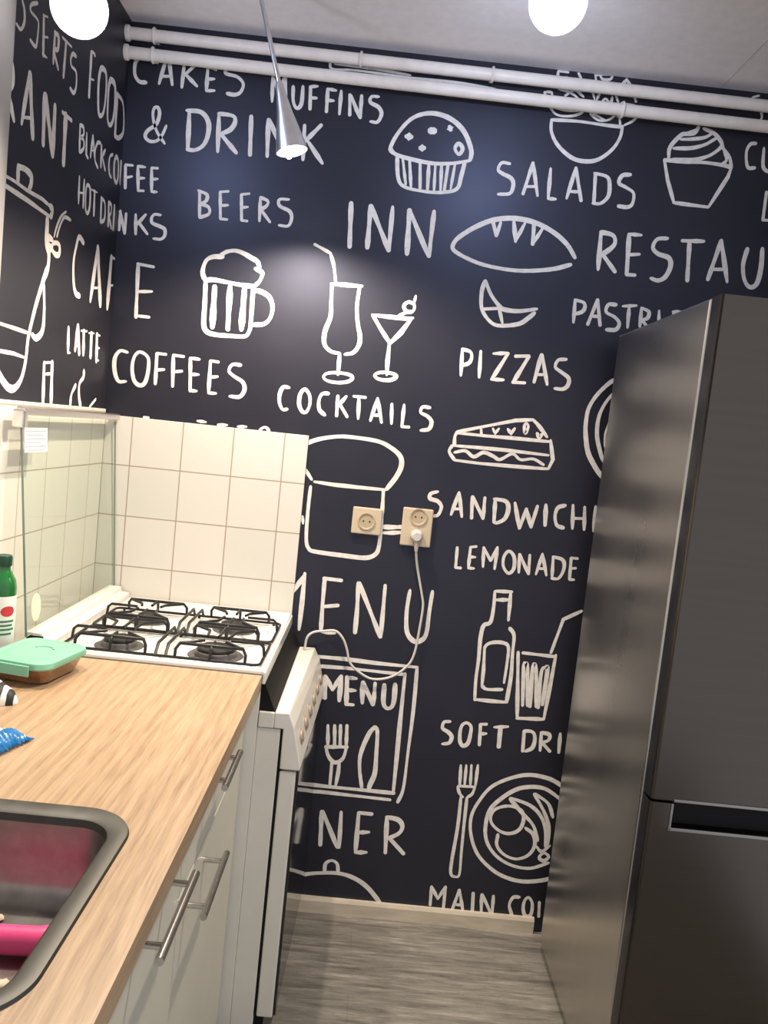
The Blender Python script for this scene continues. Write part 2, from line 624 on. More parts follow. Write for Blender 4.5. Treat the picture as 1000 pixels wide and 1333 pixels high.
BACK_WALL_ART = """
112l 11,2204 15,2140
97l 11,2206 32,2206
96l 13,2169 32,2175
113l 47,2206 53,2137
97l 47,2206 68,2205
97l 50,2172 68,2174
97l 53,2137 69,2138
113l 87,2205 92,2138
97l 87,2205 105,2206
97l 90,2173 107,2176
97l 92,2138 107,2139
100l 6,2075 6,2019
101l 5,2073 23,2011
100l 23,2069 23,2013
113l 51,2069 55,2013
110l 80,2072 55,2038
114l 60,2049 89,2017
111s 123,2075 106,2075 98,2064 101,2050 123,2043 138,2036 140,2019 130,2007 108,2006
110s 119,2277 93,2310 80,2347 81,2371 92,2375 98,2358 91,2329 67,2307 62,2290 76,2279 97,2283 111,2302 120,2327
121s 28,2507 18,2490 19,2459 33,2441 53,2440
122l 107,2519 90,2441
124l 111,2520 128,2442
107l 95,2462 124,2465
123l 158,2512 156,2438
119l 188,2502 160,2471
123l 166,2473 199,2446
124l 226,2503 227,2436
107l 227,2436 250,2439
107l 227,2468 247,2471
108l 228,2502 251,2497
120s 310,2506 284,2506 279,2490 312,2484 331,2467 326,2444 310,2434 287,2435
149l 183,2377 187,2268
146s 176,2376 218,2375 241,2348 241,2309 229,2282 207,2268 185,2268
149l 269,2374 274,2271
145s 268,2377 309,2375 317,2359 305,2336 277,2320
149l 281,2319 328,2273
149l 362,2380 368,2271
150l 412,2376 418,2273
150l 414,2376 468,2282
149l 469,2379 470,2282
150l 518,2371 522,2275
146l 566,2377 524,2327
149l 534,2325 579,2271
124l 414,2494 418,2427
124l 414,2494 434,2455
122l 434,2455 450,2501
124l 450,2501 457,2425
123s 475,2475 479,2434 491,2416 503,2430 503,2478
124l 525,2480 529,2417
107l 525,2480 545,2483
107l 528,2449 545,2450
124l 575,2479 577,2415
107l 575,2479 599,2477
107l 576,2447 595,2448
124l 614,2477 615,2413
124l 640,2470 645,2413
124l 643,2468 675,2409
124l 674,2471 676,2409
121s 723,2473 703,2471 701,2455 726,2444 736,2426 727,2403 707,2402
148s 783,2321 772,2336 793,2384 829,2426 880,2444 935,2435 979,2404 1006,2355 1007,2326
122s 772,2336 786,2320 828,2311 896,2305 949,2310 995,2321 1007,2326
124s 794,2313 803,2255 823,2231 878,2224 932,2226 977,2241 986,2281 992,2318
100l 811,2308 827,2238
113l 831,2307 843,2233
113l 862,2306 870,2231
126l 888,2304 892,2229
100l 907,2305 911,2230
113l 925,2307 930,2232
113l 944,2309 941,2234
100l 964,2311 959,2240
240l 816,2372 828,2372
264l 882,2395 894,2396
223l 937,2411 940,2405
241l 860,2344 868,2345
123c 968,2369 981,2355 972,2338 959,2353
113l 231,2156 237,2082
111s 227,2156 253,2147 252,2129 236,2120
111s 236,2120 261,2112 263,2093 237,2080
113l 291,2159 298,2083
97l 291,2159 315,2163
97l 294,2120 317,2124
98l 298,2083 318,2083
113l 353,2158 360,2085
97l 353,2158 376,2163
97l 357,2121 375,2125
98l 360,2085 377,2085
113l 409,2156 412,2089
111s 409,2156 431,2148 429,2134 412,2121
113l 414,2121 443,2089
111s 492,2159 465,2156 467,2138 497,2126 505,2107 497,2084 470,2083
164l 674,2169 682,2043
164l 732,2167 734,2046
164l 732,2167 798,2045
151l 796,2170 798,2045
177l 846,2167 852,2041
163l 846,2167 916,2041
152l 918,2171 917,2041
126l 69,1929 74,1774
112l 67,1929 115,1925
112l 71,1849 115,1854
113l 73,1779 113,1779
150s 267,1905 259,1927 266,1958 284,1972 315,1976
149s 308,1979 326,1992 351,1997 374,1992 397,1982 417,1972 425,1954
138s 412,1952 432,1944 434,1934 428,1917 417,1904
149s 267,1902 292,1907 334,1904 372,1901 414,1900
152s 270,1902 273,1838 275,1776 286,1755 312,1749 357,1750 398,1753 410,1768 413,1797 411,1897
203l 298,1888 301,1769
190l 343,1893 347,1768
203l 386,1891 387,1772
151s 411,1890 437,1887 461,1874 473,1847 469,1815 452,1795 420,1789
112l 579,2040 606,2029 629,2019
114s 628,2019 641,1986 652,1936
137l 639,1932 730,1935
140s 641,1932 644,1880 646,1837 634,1792 636,1756 656,1737 684,1733
140s 723,1935 721,1873 729,1824 739,1789 738,1763 724,1740 700,1732
141l 684,1732 685,1671
115c 684,1676 718,1674 729,1665 716,1653 687,1647 656,1649 643,1659 653,1671
138l 769,1855 816,1855 868,1855 889,1859
140l 771,1854 798,1817 829,1779
165l 884,1855 858,1812 829,1778
141s 828,1777 828,1726 830,1686
127c 825,1692 849,1690 859,1683 847,1673 827,1669 805,1671 794,1679 803,1688
114c 873,1904 889,1897 889,1881 877,1876 863,1881 860,1894
102l 891,1924 888,1902
125s 847,1860 866,1872 886,1877
127s 57,1670 35,1672 21,1649 23,1612 36,1583 58,1584
128c 95,1675 119,1660 122,1622 115,1586 99,1577 82,1591 74,1628 79,1661
128l 144,1676 146,1586
114l 144,1676 171,1676
114l 145,1627 169,1631
128l 193,1676 198,1584
114l 193,1676 224,1675
114l 196,1627 222,1632
128l 244,1673 251,1576
114l 244,1673 271,1672
114l 247,1625 272,1627
115l 250,1577 270,1578
128l 304,1671 306,1576
114l 304,1671 328,1670
114l 305,1622 329,1627
115l 306,1576 328,1577
128s 395,1668 370,1667 361,1647 378,1633 404,1619 412,1598 400,1575 370,1573
103l 120,1484 134,1484
103l 280,1490 305,1489
103l 342,1485 369,1487
103l 402,1486 427,1488
103s 469,1472 469,1483 481,1492 492,1488 497,1475
128s 544,1617 527,1617 518,1598 519,1571 530,1551 544,1553
129c 591,1617 606,1602 610,1575 602,1551 589,1551 578,1572 579,1602
128s 663,1612 644,1609 636,1589 640,1562 658,1547
129l 691,1608 693,1548
128l 716,1609 696,1580
129l 699,1584 725,1549
129l 754,1612 758,1547
115l 738,1612 774,1612
129l 810,1613 795,1545
129l 810,1613 829,1543
115l 801,1562 823,1564
129l 854,1601 859,1543
129l 891,1602 891,1537
116l 891,1537 913,1538
129s 969,1602 947,1602 943,1585 964,1576 978,1561 973,1539 949,1532
149s 1346,2083 1318,2118 1273,2149 1217,2170 1155,2176 1095,2165 1045,2140 1000,2106 984,2082 990,2065 1031,2047 1082,2034 1152,2028 1214,2031 1286,2044 1336,2062
138l 1094,2157 1108,2121
127l 1108,2121 1116,2160
152l 1154,2166 1166,2111
126l 1165,2111 1187,2165
152l 1214,2164 1217,2108
127l 1217,2109 1240,2155
139s 1091,1989 1084,1960 1088,1912 1108,1882 1135,1865 1172,1867 1208,1877 1230,1895 1247,1912
138s 1091,1989 1112,1951 1141,1920 1158,1912 1199,1912 1252,1924
125l 1095,1907 1147,1915
127l 1139,1918 1155,1873
128l 1046,1784 1050,1707
127s 1045,1784 1070,1779 1076,1763 1070,1746 1050,1736
128l 1101,1784 1105,1707
126l 1140,1781 1183,1787
142l 1183,1786 1143,1705
127l 1142,1705 1178,1707
127l 1205,1780 1246,1785
142l 1246,1784 1208,1703
127l 1206,1703 1243,1705
142l 1282,1793 1270,1710
128l 1284,1793 1310,1707
114l 1275,1733 1303,1736
128s 1358,1787 1334,1782 1328,1761 1346,1749 1371,1733 1372,1712 1359,1699 1334,1698
116l 1058,1539 1135,1563 1228,1591 1281,1599
128s 1281,1599 1302,1581 1329,1552
116l 1058,1536 1138,1536 1234,1538 1343,1539
117s 1059,1539 1053,1525 1054,1498
116l 1050,1497 1130,1499 1214,1500 1340,1498
130l 1341,1543 1355,1486 1345,1458
117s 1048,1497 1041,1478 1060,1454
117l 1060,1454 1135,1452 1244,1454 1345,1457
116s 1057,1477 1089,1485 1116,1470 1144,1486 1174,1478 1196,1470 1231,1491 1258,1476 1296,1482 1329,1468
103l 1164,1560 1172,1546 1182,1562
129l 1209,1563 1220,1551 1229,1567
103c 1262,1586 1269,1577 1263,1556 1257,1576
129l 1298,1560 1307,1544 1312,1558
104l 1129,1554 1131,1541
123s 1123,2328 1099,2328 1091,2308 1105,2298 1131,2288 1140,2270 1133,2245 1099,2239
126l 1190,2338 1171,2247
125l 1190,2338 1214,2247
109l 1178,2269 1207,2272
126l 1243,2327 1246,2243
122l 1246,2242 1268,2243
126l 1316,2337 1300,2249
125l 1316,2337 1343,2246
110l 1308,2269 1337,2271
126l 1375,2327 1381,2243
124s 1372,2328 1411,2321 1421,2295 1420,2266 1401,2245 1378,2243
124s 1478,2335 1454,2330 1447,2308 1469,2298 1493,2284 1494,2255 1481,2243 1453,2243
124s 1228,2463 1233,2428 1257,2393 1300,2364 1341,2358 1379,2368 1415,2400 1433,2435 1436,2467
108s 1228,2463 1307,2467 1377,2465 1437,2465
84s 1231,2598 1234,2577 1257,2584 1293,2574
83l 1231,2599 1261,2599
98l 1290,2600 1309,2571
87l 1339,2601 1345,2577
85s 1353,2599 1363,2590 1384,2593 1390,2608
83l 1339,2599 1387,2608
121l 1416,2576 1431,2597 1446,2579
85s 1199,2538 1206,2522 1220,2526 1219,2538 1205,2539
84s 1237,2551 1278,2542 1310,2522 1324,2526
84s 1259,2533 1286,2552 1313,2536
86l 1335,2557 1349,2526 1360,2555
85s 1368,2528 1377,2538 1393,2526 1396,2545
86l 1404,2555 1418,2524 1432,2535
84l 1434,2554 1459,2552 1466,2539
85s 1432,2530 1468,2527 1479,2516 1468,2489 1440,2470
85s 1219,2498 1241,2479 1276,2478 1309,2489 1322,2504
84s 1224,2501 1264,2493 1303,2497
85s 1338,2492 1365,2476 1394,2481 1412,2500 1396,2503
87l 1421,2505 1429,2469
84l 1348,2493 1385,2477
84s 575,2557 581,2535 637,2538 723,2537 809,2534 937,2536 1056,2530
83s 588,2550 651,2548 722,2547 808,2542
125l 1570,2387 1588,2330 1614,2271
122s 1613,2270 1655,2269 1717,2268
127l 1718,2269 1738,2310 1762,2359 1768,2386
121s 1570,2387 1632,2387 1689,2392 1747,2390 1769,2386
125s 1582,2392 1582,2424 1608,2460 1627,2468 1651,2480 1656,2489
122s 1672,2486 1704,2476 1727,2456 1736,2438 1757,2417 1768,2389
110s 1612,2463 1644,2468 1658,2488
109s 1609,2449 1646,2454 1679,2462 1700,2476
122s 1593,2422 1643,2428 1682,2442 1712,2463
123s 1592,2390 1654,2396 1696,2411 1721,2430 1734,2446
113s 1741,2432 1751,2407 1740,2391
111s 1830,2461 1815,2458 1806,2439 1809,2410 1818,2391 1837,2393
113s 1855,2451 1859,2405 1868,2390 1884,2388 1891,2409 1888,2448
114l 1881,2329 1882,2250
110l 1881,2249 1911,2250
109l 1881,2329 1906,2328
87s 1819,2594 1803,2587 1798,2571
87s 1832,2549 1836,2536 1830,2521 1817,2516
153l 1413,2161 1418,2057
150s 1412,2164 1448,2159 1458,2139 1447,2120 1422,2099
149l 1428,2099 1469,2055
153l 1496,2167 1504,2051
123l 1496,2167 1532,2168
124l 1501,2108 1534,2113
136l 1504,2051 1529,2052
150s 1610,2167 1580,2161 1571,2136 1589,2120 1621,2112 1630,2089 1619,2057 1599,2044 1577,2048
153l 1676,2165 1685,2052
136l 1654,2165 1718,2170
154l 1769,2178 1745,2062
152l 1769,2178 1803,2062
124l 1754,2093 1797,2097
153s 1849,2163 1843,2117 1852,2076 1871,2054 1891,2065 1897,2111 1893,2168
128l 1362,1960 1365,1897
126s 1361,1962 1388,1957 1393,1942 1385,1929 1365,1921
129l 1428,1970 1408,1895
128l 1428,1970 1445,1896
113l 1414,1920 1442,1922
126s 1485,1961 1462,1959 1458,1937 1485,1925 1501,1908 1493,1889 1465,1886
128l 1524,1959 1527,1899
113l 1505,1959 1545,1965
128l 1561,1959 1563,1906
126s 1561,1960 1584,1951 1582,1932 1563,1924
125l 1567,1924 1594,1900
115l 1614,1957 1619,1912
128l 1658,1958 1663,1898
113l 1655,1959 1678,1961
155s 1561,1770 1509,1742 1484,1720 1458,1685 1442,1647 1440,1603 1444,1570 1457,1521 1478,1487 1504,1456 1536,1434
130s 1539,1726 1508,1698 1487,1663 1476,1623 1478,1573 1492,1530 1504,1504 1523,1483
78s 1513,1666 1511,1643 1511,1621 1505,1593 1502,1576 1505,1546 1515,1527
155s 604,1454 618,1461 651,1475 705,1488 757,1490 824,1486 863,1472 895,1449 902,1420 890,1385 865,1345
130l 615,1379 637,1351
130l 646,1345 708,1342 783,1342 861,1343
130l 856,1341 860,1262
144s 860,1266 861,1213 860,1167 852,1144 823,1130 759,1130 673,1133 649,1140 638,1171 635,1257 636,1329
158s 864,1230 895,1232 925,1236
132s 866,1212 897,1215 927,1220
104l 620,1237 624,1215
131s 1020,1354 1000,1346 999,1331 1023,1325 1036,1309 1029,1284 1014,1279
131l 1084,1358 1068,1289
130l 1085,1358 1101,1286
118l 1075,1307 1095,1309
131l 1126,1350 1131,1284
130l 1127,1350 1166,1287
131l 1164,1351 1166,1287
144l 1196,1349 1200,1282
144s 1193,1350 1229,1346 1239,1324 1232,1294 1211,1279 1199,1280
143l 1257,1344 1279,1269
132l 1279,1269 1294,1330
143l 1293,1330 1314,1276
132l 1314,1276 1326,1342
157l 1351,1348 1356,1286
131s 1410,1353 1388,1343 1383,1316 1392,1290 1413,1284
131l 1433,1356 1440,1285
131l 1469,1354 1476,1285
118l 1437,1316 1474,1319
131l 1502,1359 1505,1284
118l 1098,1191 1100,1129
119l 1100,1129 1116,1129
118l 1138,1195 1139,1131
106l 1138,1196 1156,1200
106l 1138,1166 1156,1167
106l 1139,1131 1156,1132
118l 1178,1199 1183,1140
118l 1178,1199 1204,1161
119l 1204,1161 1220,1204
118l 1220,1204 1219,1137
118c 1256,1196 1274,1180 1277,1144 1263,1128 1245,1147 1243,1177
118l 1289,1190 1294,1134
118l 1290,1190 1324,1132
119l 1321,1191 1324,1132
119l 1359,1198 1347,1134
118l 1359,1198 1379,1134
106l 1353,1152 1374,1154
119l 1393,1192 1397,1127
119s 1392,1193 1423,1186 1430,1160 1418,1129 1396,1126
119l 1448,1195 1451,1129
106l 1448,1195 1468,1195
107l 1449,1162 1466,1165
107l 1451,1128 1465,1129
158l 594,978 617,1010 644,1057
158l 644,1063 644,973 643,888
145l 706,1053 707,980 710,890
146l 703,1054 758,1053
147l 712,967 755,975
148l 711,889 753,888
158l 810,1051 814,970 815,895
159l 812,1051 894,890
145l 892,1052 895,890
159s 969,1044 966,980 973,917 994,890 1015,889 1033,913 1035,982 1038,1048
136l 690,809 795,810 890,807 1015,807
121s 1017,808 1020,671 1018,532 1016,417 1003,369
122l 702,779 797,782 893,781 984,780
148l 982,783 983,628 985,504 986,396
140l 681,400 788,398 884,398 989,398
126l 686,375 756,379 862,377 979,375
173l 737,750 743,680
161l 739,750 764,709
160l 764,709 786,755
186l 787,755 788,677
173l 805,755 811,667
136l 803,753 834,752
137l 808,713 835,714
137l 809,668 833,668
173l 854,742 860,677
174l 855,743 894,675
147l 893,744 895,676
161s 922,742 925,686 937,668 952,674 957,699 955,747
134l 761,595 767,531
134l 782,597 788,533
134l 800,599 805,535
134l 820,601 824,537
139l 760,525 828,532
136s 761,528 772,497 794,478 818,494 826,535
121l 785,478 786,403
135l 808,486 808,446 804,402
148s 906,605 890,579 872,517 873,467 886,406
162s 905,605 916,591 920,522 922,457 912,421 908,403
162l 769,316 775,205
164l 772,316 829,203
149l 830,320 835,203
163l 885,323 888,193
155l 885,323 927,323
156l 887,258 923,263
156l 888,192 922,196
163l 975,317 982,200
167s 974,318 1010,313 1026,294 1019,270 988,249
166l 992,248 1040,203
156s 682,83 734,103 782,113 840,118 890,108 936,82 982,35
124s 797,120 798,146 816,158 834,149 840,124
134l 1230,1069 1280,1072
134l 1234,1042 1278,1047
132l 1277,1072 1280,983
133s 1228,1068 1230,1022 1226,972 1206,958 1201,915 1203,849 1202,786 1206,722
137l 1205,724 1256,724 1306,725
133s 1305,725 1309,809 1305,883 1303,937 1287,959
121s 1219,890 1223,900 1241,909 1272,911 1290,899 1292,850 1290,786
120l 1217,893 1222,820 1223,769
122s 1223,769 1240,760 1287,764
133l 1322,887 1332,792 1344,679
138l 1343,678 1427,683
134l 1427,683 1433,783 1439,889
122l 1336,886 1439,884
121l 1423,895 1448,1003 1501,1035
147s 1356,720 1346,840 1356,841 1371,721
134s 1379,718 1373,841 1383,842 1399,720
135s 1405,717 1401,830 1412,847 1419,840 1417,728
136s 1138,646 1119,642 1117,622 1135,612 1148,598 1143,578 1122,572
135c 1188,647 1204,637 1205,608 1200,581 1185,573 1174,592 1174,632
134l 1233,647 1237,580
124l 1233,647 1252,649
125l 1235,616 1254,619
175l 1296,644 1298,580
124l 1277,642 1319,648
135l 1371,639 1374,574
137s 1371,640 1397,639 1407,620 1403,589 1383,575
135l 1425,640 1428,582
137s 1424,640 1450,636 1450,618 1429,607
135l 1432,607 1459,582
135l 1484,642 1487,581
135l 1514,640 1518,580
121l 1187,509 1191,444
108l 1204,511 1206,445
108l 1220,513 1224,447
122l 1240,515 1240,449
112l 1187,442 1239,444
109s 1185,439 1193,419 1205,407
110s 1239,444 1233,421 1218,407
110s 1199,408 1200,309 1194,196 1196,153 1210,144 1223,154 1221,225 1219,311 1218,406
139s 1538,455 1496,483 1455,497 1401,500 1345,483 1291,450 1258,401 1239,349 1243,293 1267,234 1307,192 1359,162 1425,150 1497,163 1533,185
139s 1523,423 1496,441 1460,460 1421,463 1373,451 1329,418 1295,375 1287,318 1298,268 1332,226 1384,200 1444,196 1500,220
124c 1351,393 1391,384 1404,355 1394,319 1362,303 1327,312 1301,340 1309,376
124s 1329,297 1330,261 1356,233 1396,222 1433,239 1449,273 1440,308 1413,327
136s 1353,417 1392,379 1436,338 1456,289
123s 1355,420 1418,402 1456,371 1476,327 1483,272
136s 1427,440 1464,387 1485,338 1490,278
122s 1430,441 1475,413 1495,370
125c 1481,251 1498,240 1484,225 1468,234
113s 1454,271 1473,255 1497,276
123l 1140,104 1142,42
124l 1140,104 1164,65
125l 1164,65 1184,108
123l 1184,108 1185,38
124l 1229,102 1214,36
123l 1229,102 1247,37
115l 1217,52 1244,52
137l 1274,96 1278,34
123l 1301,94 1307,28
124l 1303,94 1341,28
124l 1339,93 1342,28
126s 1422,97 1402,94 1393,67 1405,35
124c 1451,99 1465,80 1465,43 1448,37 1438,61 1440,87
124l 1487,87 1491,38
"""

# ------------------------------------------------------------------ the painted wallpaper (centre lines in mm on the wall)
def brush_stroke(bm, text, to3d, lim, lift):
    hd, *pp = text.split()
    w = int(hd[:-1]) / 10000.0 * 0.86
    kind = hd[-1]
    pts = [Vector((float(p.split(',')[0]) / 1000, float(p.split(',')[1]) / 1000)) for p in pp]
    if kind == 's' and len(pts) > 2:
        pts = spline(pts, 5)
    elif kind == 'c':
        pts = spline(pts, 5, True)
    else:
        fine = []
        for a, b in zip(pts, pts[1:]):
            k = max(2, min(8, int((b - a).length / 0.02)))
            fine += [a.lerp(b, i / k) for i in range(k)]
        pts = fine + [pts[-1]]
    closed = kind == 'c'
    n = len(pts)
    ph = random.random() * 6
    L, R = [], []
    for i, p in enumerate(pts):
        d = (pts[(i + 1) % n] - pts[i - 1]) if closed else (pts[min(i + 1, n - 1)] - pts[max(0, i - 1)])
        if d.length < 1e-6:
            d = Vector((1, 0))
        d.normalize()
        nr = Vector((-d.y, d.x))
        t = i / max(1, n - 1)
        hw = w / 2 * (1 + 0.16 * math.sin(ph + t * 7) + 0.09 * (random.random() - 0.5))
        if not closed and (i == 0 or i == n - 1):
            hw *= 0.80
        L.append(p + nr * hw)
        R.append(p - nr * hw)
    if not closed:      # rounded brush ends
        d0 = (pts[0] - pts[1]).normalized() * w * 0.32
        d1 = (pts[-1] - pts[-2]).normalized() * w * 0.32
        m0, m1 = (L[0] + R[0]) / 2, (L[-1] + R[-1]) / 2
        L = [m0 + d0 + (L[0] - m0) * 0.5] + L + [m1 + d1 + (L[-1] - m1) * 0.5]
        R = [m0 + d0 + (R[0] - m0) * 0.5] + R + [m1 + d1 + (R[-1] - m1) * 0.5]

    def V(p):
        u = min(max(p.x, lim[0]), lim[1])
        z = min(p.y, CEIL - 0.001)
        return bm.verts.new(to3d(u, z, lift))
    lv, rv = [V(p) for p in L], [V(p) for p in R]
    m = len(lv)
    for i in range(m if closed else m - 1):
        j = (i + 1) % m
        try:
            bm.faces.new((lv[i], lv[j], rv[j], rv[i])).material_index = 1
        except ValueError:
            pass


def wall_with_art(name, slab, art, to3d, lim):
    bm = B()
    box(bm, *slab)
    for i, ln in enumerate(art.strip().splitlines()):
        brush_stroke(bm, ln, to3d, lim, 0.0003 + 0.000002 * i)
    o = build(name, bm, ['wallpaper', 'chalk'])
    return struct(o)


# ------------------------------------------------------------------ room shell
wall_with_art('wall_back', (-0.10, ROOM_R + 0.1, 0.0, 0.10, FLOOR, CEIL), BACK_WALL_ART,
              lambda u, z, d: (u, -d, z), (0.001, ROOM_R - 0.01))
wall_with_art('wall_left', (-0.10, 0.0, ROOM_N, 0.0, FLOOR, CEIL), LEFT_WALL_ART,
              lambda u, z, d: (d, u, z), (-1.4, -0.001))
bm = B(); box(bm, ROOM_R, ROOM_R + 0.1, -0.95, 0.0, FLOOR, CEIL); struct(build('wall_right', bm, 'plain_wall'))
bm = B(); box(bm, -0.1, ROOM_R + 0.1, ROOM_N, 0.1, FLOOR - 0.1, FLOOR); struct(build('floor', bm, 'floor'))
bm = B()
box(bm, -0.1, ROOM_R + 0.1, ROOM_N, 0.1, CEIL, CEIL + 0.1)
box(bm, 1.700, 1.706, ROOM_N, -0.002, CEIL - 0.0012, CEIL + 0.01, 1)       # joint between the ceiling boards
struct(build('ceiling', bm, ['plaster', 'seam']))
bm = B(); box(bm, 0.0085, 0.617, -0.0085, -0.0002, 0.55, 1.481)
struct(build('trim_1', bm, 'tile_back', bevel=0.0015))
bm = B(); box(bm, 0.0002, 0.0085, -3.0, -0.0085, 0.55, 1.497)
struct(build('trim_2', bm, 'tile_left', bevel=0.0015))
bm = B(); box(bm, 0.0002, 0.014, -0.82, -0.730, 1.499, CEIL - 0.002)
struct(build('trim_3', bm, 'frame_white', bevel=0.003))
bm = B()
prism(bm, [(-0.0002, FLOOR), (-0.014, FLOOR), (-0.014, 0.026), (-0.009, 0.036), (-0.0002, 0.036)], 'x', 0.72, 1.476)
struct(build('baseboard_back', bm, 'skirt'))

# heating pipes under the ceiling
def pipe(z0, z1, r, label, clips):
    y = -0.042
    t = thing('heating_pipe', (0.004, y, z0), label, 'pipe', 'painted pipes under the ceiling')
    bm = B()
    tube(bm, [(0.004, y, z0), (0.7, y, z0 + (z1 - z0) * 0.33), (1.4, y, z0 + (z1 - z0) * 0.66), (2.155, y, z1)], r, 16)
    build('pipe_run', bm, 'pipe', t, smooth=True)
    for x in clips:
        z = z0 + (z1 - z0) * x / 2.1
        bm = B()
        ring = [(x, y + (r + 0.002) * math.cos(a), z + (r + 0.002) * math.sin(a)) for a in [2 * PI * i / 16 for i in range(16)]]
        tube(bm, ring, 0.004, 6, closed=True)
        box(bm, x - 0.005, x + 0.005, y + r - 0.002, -0.001, z - 0.006, z + 0.006)
        build('pipe_clip', bm, 'pipe', t, smooth=True)
    bm = B()
    lathe(bm, [(r + 0.005, 0), (r + 0.005, 0.008), (r + 0.001, 0.012)], (0.001, y, z0), (1, 0, 0), 20)
    build('wall_collar', bm, 'pipe', t, smooth=True)


pipe(2.552, 2.549, 0.0165, 'upper cream painted heating pipe, nearest the ceiling', (0.08, 0.665, 1.04))
pipe(2.500, 2.493, 0.0165, 'lower cream painted heating pipe, crossing above the painted words', (0.08, 1.42))

# ------------------------------------------------------------------ fridge freezer
FX0, FX1 = 1.478, 2.078
t = thing('refrigerator', (1.778, -0.42, FLOOR), 'tall brushed steel fridge freezer standing at the right against the mural wall', 'refrigerator')
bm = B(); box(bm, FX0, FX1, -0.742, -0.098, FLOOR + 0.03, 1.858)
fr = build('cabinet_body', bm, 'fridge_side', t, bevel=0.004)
bm = B(); box(bm, FX0 + 0.012, FX1 - 0.012, -0.752, -0.742, 0.03, 1.848)
build('gasket', bm, 'gasket', t)


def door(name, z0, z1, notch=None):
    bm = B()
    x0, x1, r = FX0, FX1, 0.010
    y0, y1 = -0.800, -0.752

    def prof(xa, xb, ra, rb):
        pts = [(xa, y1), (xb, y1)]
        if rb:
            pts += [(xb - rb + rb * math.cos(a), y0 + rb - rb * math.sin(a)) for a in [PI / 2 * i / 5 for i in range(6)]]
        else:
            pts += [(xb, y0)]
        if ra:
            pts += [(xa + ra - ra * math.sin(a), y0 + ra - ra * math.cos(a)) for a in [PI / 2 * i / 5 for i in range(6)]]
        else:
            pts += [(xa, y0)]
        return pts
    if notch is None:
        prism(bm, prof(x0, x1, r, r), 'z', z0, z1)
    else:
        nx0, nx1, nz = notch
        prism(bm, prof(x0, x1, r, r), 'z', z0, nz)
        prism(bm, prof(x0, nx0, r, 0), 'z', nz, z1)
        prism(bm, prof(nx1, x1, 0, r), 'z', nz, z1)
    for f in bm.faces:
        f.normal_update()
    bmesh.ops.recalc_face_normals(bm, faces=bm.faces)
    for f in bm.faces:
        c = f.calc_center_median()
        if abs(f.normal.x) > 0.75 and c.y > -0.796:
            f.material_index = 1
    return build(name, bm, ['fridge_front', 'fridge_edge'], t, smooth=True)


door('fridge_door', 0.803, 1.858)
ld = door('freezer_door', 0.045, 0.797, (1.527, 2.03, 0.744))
bm = B()
prism(bm, [(-0.752, 0.797), (-0.764, 0.797), (-0.774, 0.744), (-0.752, 0.744)], 'x', 1.5272, 2.0298)
build('handle_recess', bm, 'black', ld)
bm = B(); box(bm, 1.524, 2.033, -0.8025, -0.796, 0.7365, 0.7445); box(bm, 1.5225, 1.5285, -0.8025, -0.796, 0.7365, 0.797)
build('handle_trim', bm, 'fridge_trim', ld, bevel=0.0015)
bm = B(); box(bm, 1.527, 2.03, -0.8025, -0.790, 0.8005, 0.8075)
build('door_trim', bm, 'fridge_trim', t, bevel=0.0015)
bm = B(); box(bm, FX0 + 0.02, FX1 - 0.02, -0.735, -0.70, FLOOR, 0.042)
build('plinth', bm, 'black', t)
for x in (FX0 + 0.05, FX1 - 0.05):
    bm = B(); lathe(bm, [(0.02, 0), (0.02, 0.032)], (x, -0.14, FLOOR), seg=16); build('foot', bm, 'black', t)

# ------------------------------------------------------------------ worktop with its sink cut-out
CT = 0.925
SX0, SX1, SY0, SY1, SR = 0.06, 0.541, -1.752, -1.318, 0.078
bm = B()
outer = [(0.0095, -2.62), (0.613, -2.62), (0.613, -0.612), (0.0095, -0.612)]
hole = rrect(SX0 + 0.012, SX1 - 0.012, SY0 + 0.012, SY1 - 0.012, SR - 0.012, 18)
for z, flip in ((CT, False), (CT - 0.038, True)):
    e = []
    for loop in (outer, hole):
        vs = [bm.verts.new((p[0], p[1], z)) for p in loop]
        e += [bm.edges.new((vs[i], vs[(i + 1) % len(vs)])) for i in range(len(vs))]
    bmesh.ops.triangle_fill(bm, use_beauty=True, use_dissolve=False, edges=e)
bm.verts.ensure_lookup_table()
no, nh = len(outer), len(hole)
top = bm.verts[0:no + nh]
bot = bm.verts[no + nh:2 * (no + nh)]
for base, n in ((0, no), (no, nh)):
    for i in range(n):
        j = (i + 1) % n
        bm.faces.new((top[base + i], top[base + j], bot[base + j], bot[base + i]))
o = build('worktop', bm, 'oak')
tag(o, 'long light oak laminate worktop running from the cooker past the sink', 'worktop')

# sink
t = thing('kitchen_sink', (0.30, -1.535, CT), 'stainless steel inset sink with rounded corners, let into the oak worktop', 'sink')
bm = B()


def rr3(inset, z, extra=0.0):
    return [(x, y, z) for x, y in rrect(SX0 + inset + extra * 0.4, SX1 - inset, SY0 + inset, SY1 - inset - extra, max(0.02, SR - inset), 18)]


